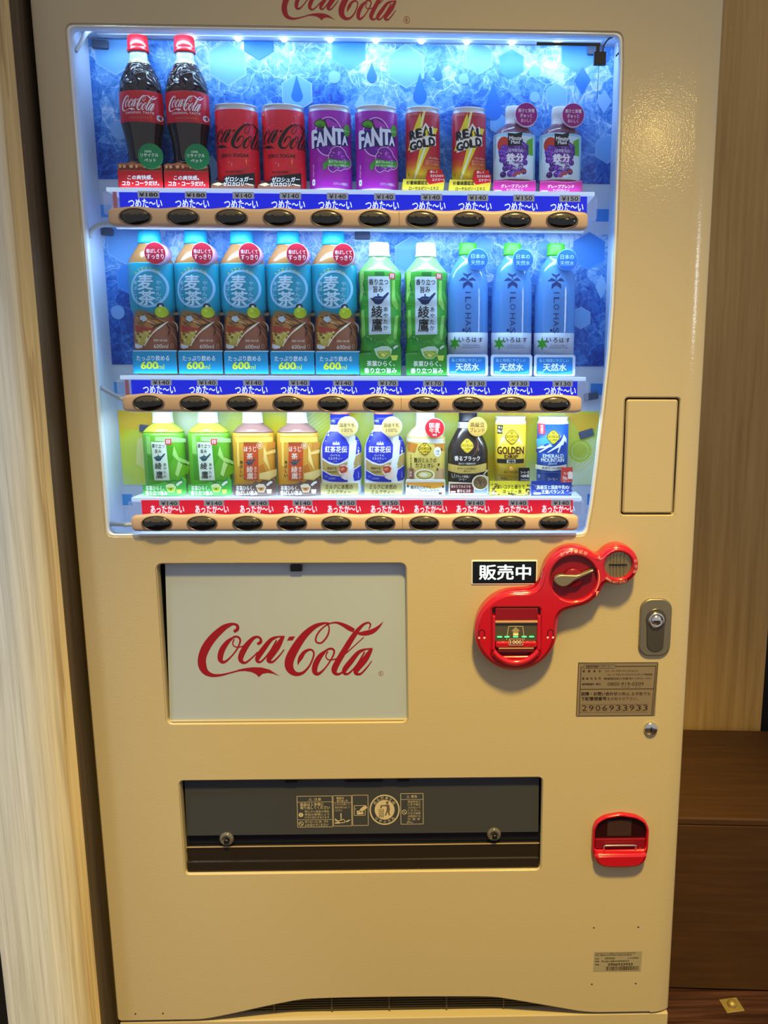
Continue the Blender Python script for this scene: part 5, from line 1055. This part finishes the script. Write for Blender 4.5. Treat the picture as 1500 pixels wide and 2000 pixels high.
def cafeaulait():
    body = crom([(29, 0), (32.5, 4), (32, 20), (31.5, 40), (32.5, 56), (32.5, 90), (31, 97), (25, 105), (18, 111), (16.5, 114), (15, 120)], 3)
    d = Drink('milk_coffee_bottle', '', 'bottle', None, 58.2, S3, body)
    b = d.part('bottle_body', mat('latte_clear', '#c9bf9c', 0.12, coat=.5), 0, 117); d.part('cap', mat('cap_white'), prof=[(16, 114), (16, 117), (15.4, 119), (15, 133), (13.5, 135.5), (1, 135.7)])
    lb = d.part('label', mat('label_latte', '#d9c866', 0.35, coat=.2), 6, 95, .3)
    p = d.P().frame(8.333, 780, 800)
    p.poly([(110, 470), (740, 480), (740, 560), (110, 520)], '#dfe6e2', 1).poly([(115, 530), (300, 560), (250, 700), (130, 690)], '#c07a24', 1).poly([(560, 560), (740, 560), (740, 690), (600, 660)], '#c88a30', 1).poly([(120, 960), (260, 980), (240, 1150), (110, 1140)], '#b99a78', 1).poly([(590, 1000), (740, 960), (740, 1150), (590, 1140)], '#c9a880', 1)
    p.ell(410, 1060, 165, 95, '#eef0d8', 2).ell(410, 1062, 140, 72, '#a8902c', 3).ell(415, 1062, 110, 54, '#d8d890', 4).ell(400, 1058, 60, 30, '#f2f2d8', 5).poly([(245, 1080), (575, 1080), (540, 1160), (280, 1160)], '#dfeae4', 1)
    for x, y in ((640, 900), (620, 980), (685, 660)): p.ell(x, y, 16, 24, '#5a4416', 3, 12)
    p.ell(620, 690, 58, 82, '#eef0ee', 3, 20).text('砂糖', 620, 680, 60, 40, '#8a94a4', 4).text('不使用', 620, 730, 60, 30, '#8a94a4', 4)
    diamond(p, 412, 640, 130, 122); p.text('贅沢ミルクの', 420, 825, 370, 82, '#3c3010', 3, .015).text('カフェオレ', 415, 910, 310, 72, '#3c3010', 3, .015).vtext('ミルク珈琲', 185, 730, 960, 34, '#5a4a1c', 3).rect(160, 960, 230, 1140, '#8a5a40', 2).vtext('国産', 180, 1010, 1100, 36, '#f0e8e0', 3)
    d.wrap(p, 'label_print', lb, .45)
    c = d.card(0, 0, 0, 0, -25, mat('card_cream', '#dfe0da', 0.4), pts=rrect(-32, 0, 32.5, 27, 3))
    d.P(-25.1).frame(8.333, 780, 800).poly([(105, 1185), (735, 1185), (730, 1250), (560, 1290), (300, 1240), (110, 1215)], '#d8962c', 1).text('贅沢なミルクと', 350, 1265, 330, 56, '#5a3c14', 2, .015).text('コーヒーのコク', 480, 1330, 320, 60, '#5a3c14', 2, .015).ell(665, 1365, 32, 20, '#4a3420', 2, 14).ell(140, 1245, 18, 24, '#6a4420', 2, 12).ell(712, 1255, 18, 22, '#6a4420', 2, 12).rect(140, 1360, 220, 1376, '#8a94a4', 2).build('card_print', c, y=-25.1)
    d.badge(15.5, 110.1, 15.8, -8, 16, '#b51624', mat('badge_rose', '#e8b8c8', 0.3, alpha=.8), lambda q: q.text('国産', 0, -4.5, 17, 8, '#ffe8e0', 2, .0).text('牛乳', 0, 4, 17, 8, '#ffe8e0', 2, .0).text('使用', 0, 11, 7, 3.4, '#ffe8e0', 2))
    return d.root
def blackcoffee():
    body = crom([(29, 0), (32.5, 4), (33, 20), (33, 66), (31.5, 78), (28, 88), (21, 102), (17.5, 108), (16, 112), (15.8, 122)], 3)
    d = Drink('black_coffee_bottle', '', 'bottle', None, 127.9, S3, body)
    b = d.part('bottle_body', mat('bottle_black', '#2a2322', 0.22, coat=.4), 0, 109); d.part('neck_ring', CANRIM, 109, 119, .2); d.part('cap', mat('cap_black', '#1d1f2a', 0.3, .3), prof=[(15.6, 118), (15.6, 121), (14.8, 122), (14.8, 134), (13.5, 136.5), (1, 136.7)])
    p = d.P().frame(8.333, 780, 800)
    p.line([(1230, 430, 10), (1285, 560, 16), (1240, 700, 12), (1180, 760, 4)], '#7a4430', 1, 4); diamond(p, 1105, 590, 138, 150)
    p.text('香るブラック', 1105, 795, 415, 78, '#f6f4f0', 3, .03).text('挽きたて微糖無香料', 1105, 880, 280, 32, '#d8d4cc', 3, .015)
    p.poly([(795, 890), (1000, 915), (1240, 910), (1425, 880), (1425, 1010), (1240, 1040), (980, 1040), (790, 1010)], '#c9b05c', 2).text('香り高くひろがる豊かな', 1095, 960, 300, 32, '#4a3a14', 3, .01).text('深いコク', 1105, 1000, 110, 28, '#4a3a14', 3, .01)
    p.text('ブラック無糖／', 1035, 1090, 240, 44, '#e6e2da', 3, .01).text('コーヒー', 1030, 1135, 120, 36, '#e6e2da', 3, .01).line([(855, 1050, 8), (860, 1110, 8), (895, 1110, 8), (900, 1050, 8)], '#d0ccc4', 3, 1)
    d.wrap(p, 'bottle_print', b, .15, 5)
    c = d.card(0, 0, 0, 0, -25, mat('card_beige', '#d6cfb4', 0.4), pts=[(-32, 0), (30, 0), (33, 6), (33, 30), (27, 34), (18, 34), (10, 28), (8, 21), (-32, 23)])
    p = d.P(-25.1).frame(8.333, 780, 800).rect(825, 1210, 1210, 1362, '#5a1c1c', 1).text('挽きたてのような', 1000, 1250, 320, 46, '#f2dccc', 2, .02).text('香りとコク', 1050, 1322, 220, 54, '#f2dccc', 2, .03).rect(835, 1325, 915, 1352, '#d8ccb8', 2)
    p.ell(1310, 1190, 130, 125, '#e6ddc4', 3, 36).ell(1318, 1190, 112, 106, '#6e5838', 4, 36)
    random.seed(6)
    for i in range(50): a, q = random.uniform(0, 6.28), random.uniform(0, 95); p.ell(1318+q*math.cos(a), 1190+q*math.sin(a), 9, 6, random.choice(('#8a7450', '#4a3620', '#b09060', '#c08a50')), 5, 8)
    p.poly([(1240, 1290), (1430, 1270), (1430, 1370), (1200, 1370)], '#8a94a4', 2).line([(1370, 1060, 14), (1440, 980, 18)], '#e0d8c0', 4, 1).build('card_print', c, y=-25.1)
    d.badge(14.6, 112.1, 15.7, -8, 15, '#b59448', mat('badge_gold', '#c8b070', 0.3), lambda q: q.text('高級豆', 0, -3.5, 23, 8, '#231a0c', 2, .015).text('ブレンド', 0, 5, 23, 7, '#231a0c', 2, .015))
    return d.root
def coffeecan(kind):
    g = kind == 'gold'
    d = Drink('gold_coffee_can' if g else 'blue_coffee_can', '', 'can', None, 198.0 if g else 267.9, S3, can_body(25.5, 128, 6))
    d.part('can_body', mat('can_white', '#e4e6e6', 0.3, .2), 0, 128)
    lb = d.part('can_print', mat('can_gold', '#d6b828', 0.35, coat=.3) if g else mat('can_blue', '#1a50b8', 0.35, coat=.3), 8 if g else 20, 116, .25)
    p = d.P().frame(8.108, 945, 800)
    if g:
        diamond(p, 448, 438, 135, 142, '#e0c430', '#5a3a14'); p.text('GOLDEN', 430, 652, 420, 118, '#43130f', 3, .03).text('DRIP', 440, 752, 215, 52, '#43130f', 3, .03)
        p.rect(215, 788, 645, 858, '#1f1c1a', 3).rect(368, 800, 432, 850, '#f0f0f0', 4).rect(442, 800, 502, 850, '#f0f0f0', 4).text('微糖', 436, 825, 115, 40, '#1f1c1a', 5, .03)
        p.ell(437, 930, 36, 38, '#d89a3a', 3, 18).line([(437, 860, 4), (437, 895, 14)], '#d89a3a', 3, 1).ell(428, 920, 12, 12, '#f6e2a8', 4, 10).text('深いコクと香り', 440, 998, 240, 36, '#6a4a14', 3, .01).text('微糖缶コーヒー', 420, 1095, 300, 38, '#5a5a14', 3, .01).line([(215, 1055, 6), (560, 1070, 6)], '#8a6a14', 3, 1)
        p.poly([(220, 250), (310, 250), (300, 385), (220, 385)], '#20241c', 3).text('売上', 265, 285, 70, 34, '#e8e8d0', 4, .02).text('No.1', 262, 342, 70, 48, '#e8e8d0', 4, .03)
    else:
        p.poly([(850, 620), (930, 560), (960, 580), (1040, 540), (1100, 590), (1280, 395), (1320, 460), (1320, 680), (850, 690)], '#123c9a', 1)
        p.poly([(850, 480), (1000, 430), (1100, 560), (1000, 540), (860, 620)], '#4aa4dc', 1)
        for pts in ([(1280, 395), (1325, 470), (1325, 540), (1290, 500), (1270, 560), (1230, 580), (1190, 690), (1170, 680), (1200, 600), (1150, 620), (1020, 690), (1010, 680), (1150, 580), (1230, 500)], [(940, 570), (975, 590), (1060, 545), (1090, 590), (1040, 600), (900, 690), (880, 680), (980, 610), (860, 635), (850, 625)]): p.poly(pts, '#dcebf6', 2)
        diamond(p, 1108, 438, 128, 140, '#dccb3a', '#3a4a24'); p.text('EMERALD', 1108, 740, 330, 56, '#dff2fb', 3, .025).text('MOUNTAIN', 1100, 805, 360, 60, '#dff2fb', 3, .025).text('Blend', 1095, 858, 130, 32, '#b4d8f0', 3, 0, 4, .3)
        p.poly([(835, 885), (1080, 905), (1325, 880), (1325, 950), (1080, 975), (835, 955)], '#d6dad0', 3).text('高級豆100%使用', 1090, 932, 320, 40, '#4a5a74', 4, .01)
        p.text('コーヒー', 1095, 1105, 160, 40, '#c4d4f4', 3, .02).line([(920, 995, 5), (1240, 1000, 5)], '#5a8ae0', 3, 1).rect(870, 1040, 905, 1090, '#7aa4e8', 3)
        p.rect(880, 225, 975, 395, '#d8344c', 3).vtext('特選豆', 930, 245, 385, 44, '#f6c8cc', 4, .02)
    d.wrap(p, 'lettering', lb, .4)
    if g:
        c = d.card(-35, 30, 0, 24, -23, mat('card_yellow', '#d8c62c', 0.4)); p = d.P(-23.1).frame(8.108, 945, 800)
        random.seed(12)
        for i in range(60):
            x = random.choice((random.uniform(125, 200), random.uniform(670, 735), random.uniform(125, 735))); y = random.uniform(1180, 1350) if x < 200 or x > 670 else random.uniform(1325, 1352); p.ell(x, y, 15, 10, random.choice(('#5a2f1c', '#7a4a30', '#a07a60', '#3a1c10')), 1+i % 2, 8)
        p.text('深いコクと香りで', 425, 1225, 450, 66, '#4a4412', 4, .025).text('ほっと一息', 450, 1300, 300, 58, '#4a4412', 4, .025).rect(125, 1310, 200, 1335, '#d8d8c0', 4).build('card_print', c, y=-23.1)
        t = d.card(12, 30, 24.3, 46, -24.5, M_BLACK, name='pop_tag'); d.P(-24.6).frame(8.108, 945, 800).text('コーヒー豆', 650, 995, 135, 40, '#f0f0f0', 1, .03).text('×30%増', 650, 1050, 130, 52, '#f4f4f0', 1, .03).text('当社従来品比', 650, 1110, 130, 26, '#c8c8d4', 1, .01).build('tag_print', t, y=-24.6)
    else:
        c = d.card(-36.5, 30, 0, 24, -23, mat('card_navy', '#1c3a9a', 0.4)); p = d.P(-23.1).frame(8.108, 945, 800)
        random.seed(13)
        for i in range(60):
            x = random.choice((random.uniform(780, 860), random.uniform(1290, 1400))); y = random.uniform(1185, 1345); p.ell(x, y, 16, 9, random.choice(('#4a4a8a', '#8a8ac0', '#2a2a5a', '#a8a0c8')), 1+i % 2, 8)
        p.text('高級豆と国産牛乳の', 1090, 1228, 500, 62, '#eef2fc', 4, .03).text('王道バランス', 1090, 1300, 360, 60, '#eef2fc', 4, .03).rect(785, 1310, 900, 1345, '#c4cce8', 4).build('card_print', c, y=-23.1)
        t = d.card(12, 30.5, 22, 47, -24.5, mat('card_coral', '#d4453c', 0.4), name='pop_tag'); d.P(-24.6).frame(8.108, 945, 800).text('売上', 1300, 1010, 70, 34, '#ffe0d8', 1, .02).text('No.', 1290, 1080, 75, 62, '#fff0e8', 1, .03).text('1', 1368, 1040, 36, 110, '#fff0e8', 1, .05).text('缶コーヒー', 1320, 1135, 120, 30, '#ffd0c8', 1, .02).build('tag_print', t, y=-24.6)
    return d.root

def place(make, xs, S_, labels):
    o = make()
    for i, (x, lb) in enumerate(zip(xs, labels)):
        q = o if i == 0 else copy_tree(o)
        q.location = (x*K, DY*K, S_*K); q['label'] = lb
X1 = [-368.9, -299.7, -226.8, -156.2, -85.6, -14.2, 56.5, 127.6, 198.1, 269.4]; X2 = [-370.4, -298.9, -227.6, -155.0, -84.3, -12.8, 60.5, 126.9, 197.3, 266.2]; X3 = [-367.3, -294.5, -222.6, -150.7, -81.2, -10.2, 58.2, 127.9, 198.0, 267.9]
place(cola, X1[0:2], S1, ['dark cola bottle with red cap at the far left of the top shelf', 'dark cola bottle with red cap, second from the left on the top shelf'])
place(zero, X1[2:4], S1, ['red can with black script beside the cola bottles, left of two', 'red can with black script beside a purple can, right of two'])
place(soda, X1[4:6], S1, ['purple grape soda can right beside a red can, left of two', 'purple grape soda can beside a lightning can, right of two'])
place(gold, X1[6:8], S1, ['red yellow can with lightning bolt beside a purple can', 'red yellow can with lightning bolt beside a grape juice bottle'])
place(grapejuice, X1[8:10], S1, ['grape juice bottle with magenta badge beside a lightning bolt can', 'grape juice bottle with magenta badge at right end of top shelf'])
place(barley, X2[0:5], S2, ['teal barley tea bottle at the left end of the middle shelf', 'teal barley tea bottle, second from left on the middle shelf', 'teal barley tea bottle, third from left on the middle shelf', 'teal barley tea bottle, fourth from left on the middle shelf', 'teal barley tea bottle next to the tall green tea bottles'])
place(greentea, X2[5:7], S2, ['tall green tea bottle with white cap beside a teal barley tea bottle', 'tall green tea bottle with white cap beside a clear water bottle'])
place(water, X2[7:10], S2, ['water bottle with green cap beside a tall green tea bottle', 'water bottle with green cap, middle of the three water bottles', 'water bottle with green cap at the right end of the middle shelf'])
place(lambda: smalltea('green'), X3[0:2], S3, ['short green tea bottle at the left end of the bottom shelf', 'short green tea bottle beside an amber roasted tea bottle'])
place(lambda: smalltea('roast'), X3[2:4], S3, ['amber roasted tea bottle beside a short green tea bottle', 'amber roasted tea bottle beside a blue milk tea bottle'])
place(milktea, X3[4:6], S3, ['blue white milk tea bottle beside an amber roasted tea bottle', 'blue white milk tea bottle beside a yellow milk coffee bottle'])
place(cafeaulait, X3[6:7], S3, ['yellow milk coffee bottle with a red round badge on the bottom shelf'])
place(blackcoffee, X3[7:8], S3, ['black coffee bottle with a gold round badge on the bottom shelf'])
place(lambda: coffeecan('gold'), X3[8:9], S3, ['yellow gold coffee can with white lid on the bottom shelf'])
place(lambda: coffeecan('blue'), X3[9:10], S3, ['blue coffee can with a snowy mountain at bottom shelf right end'])
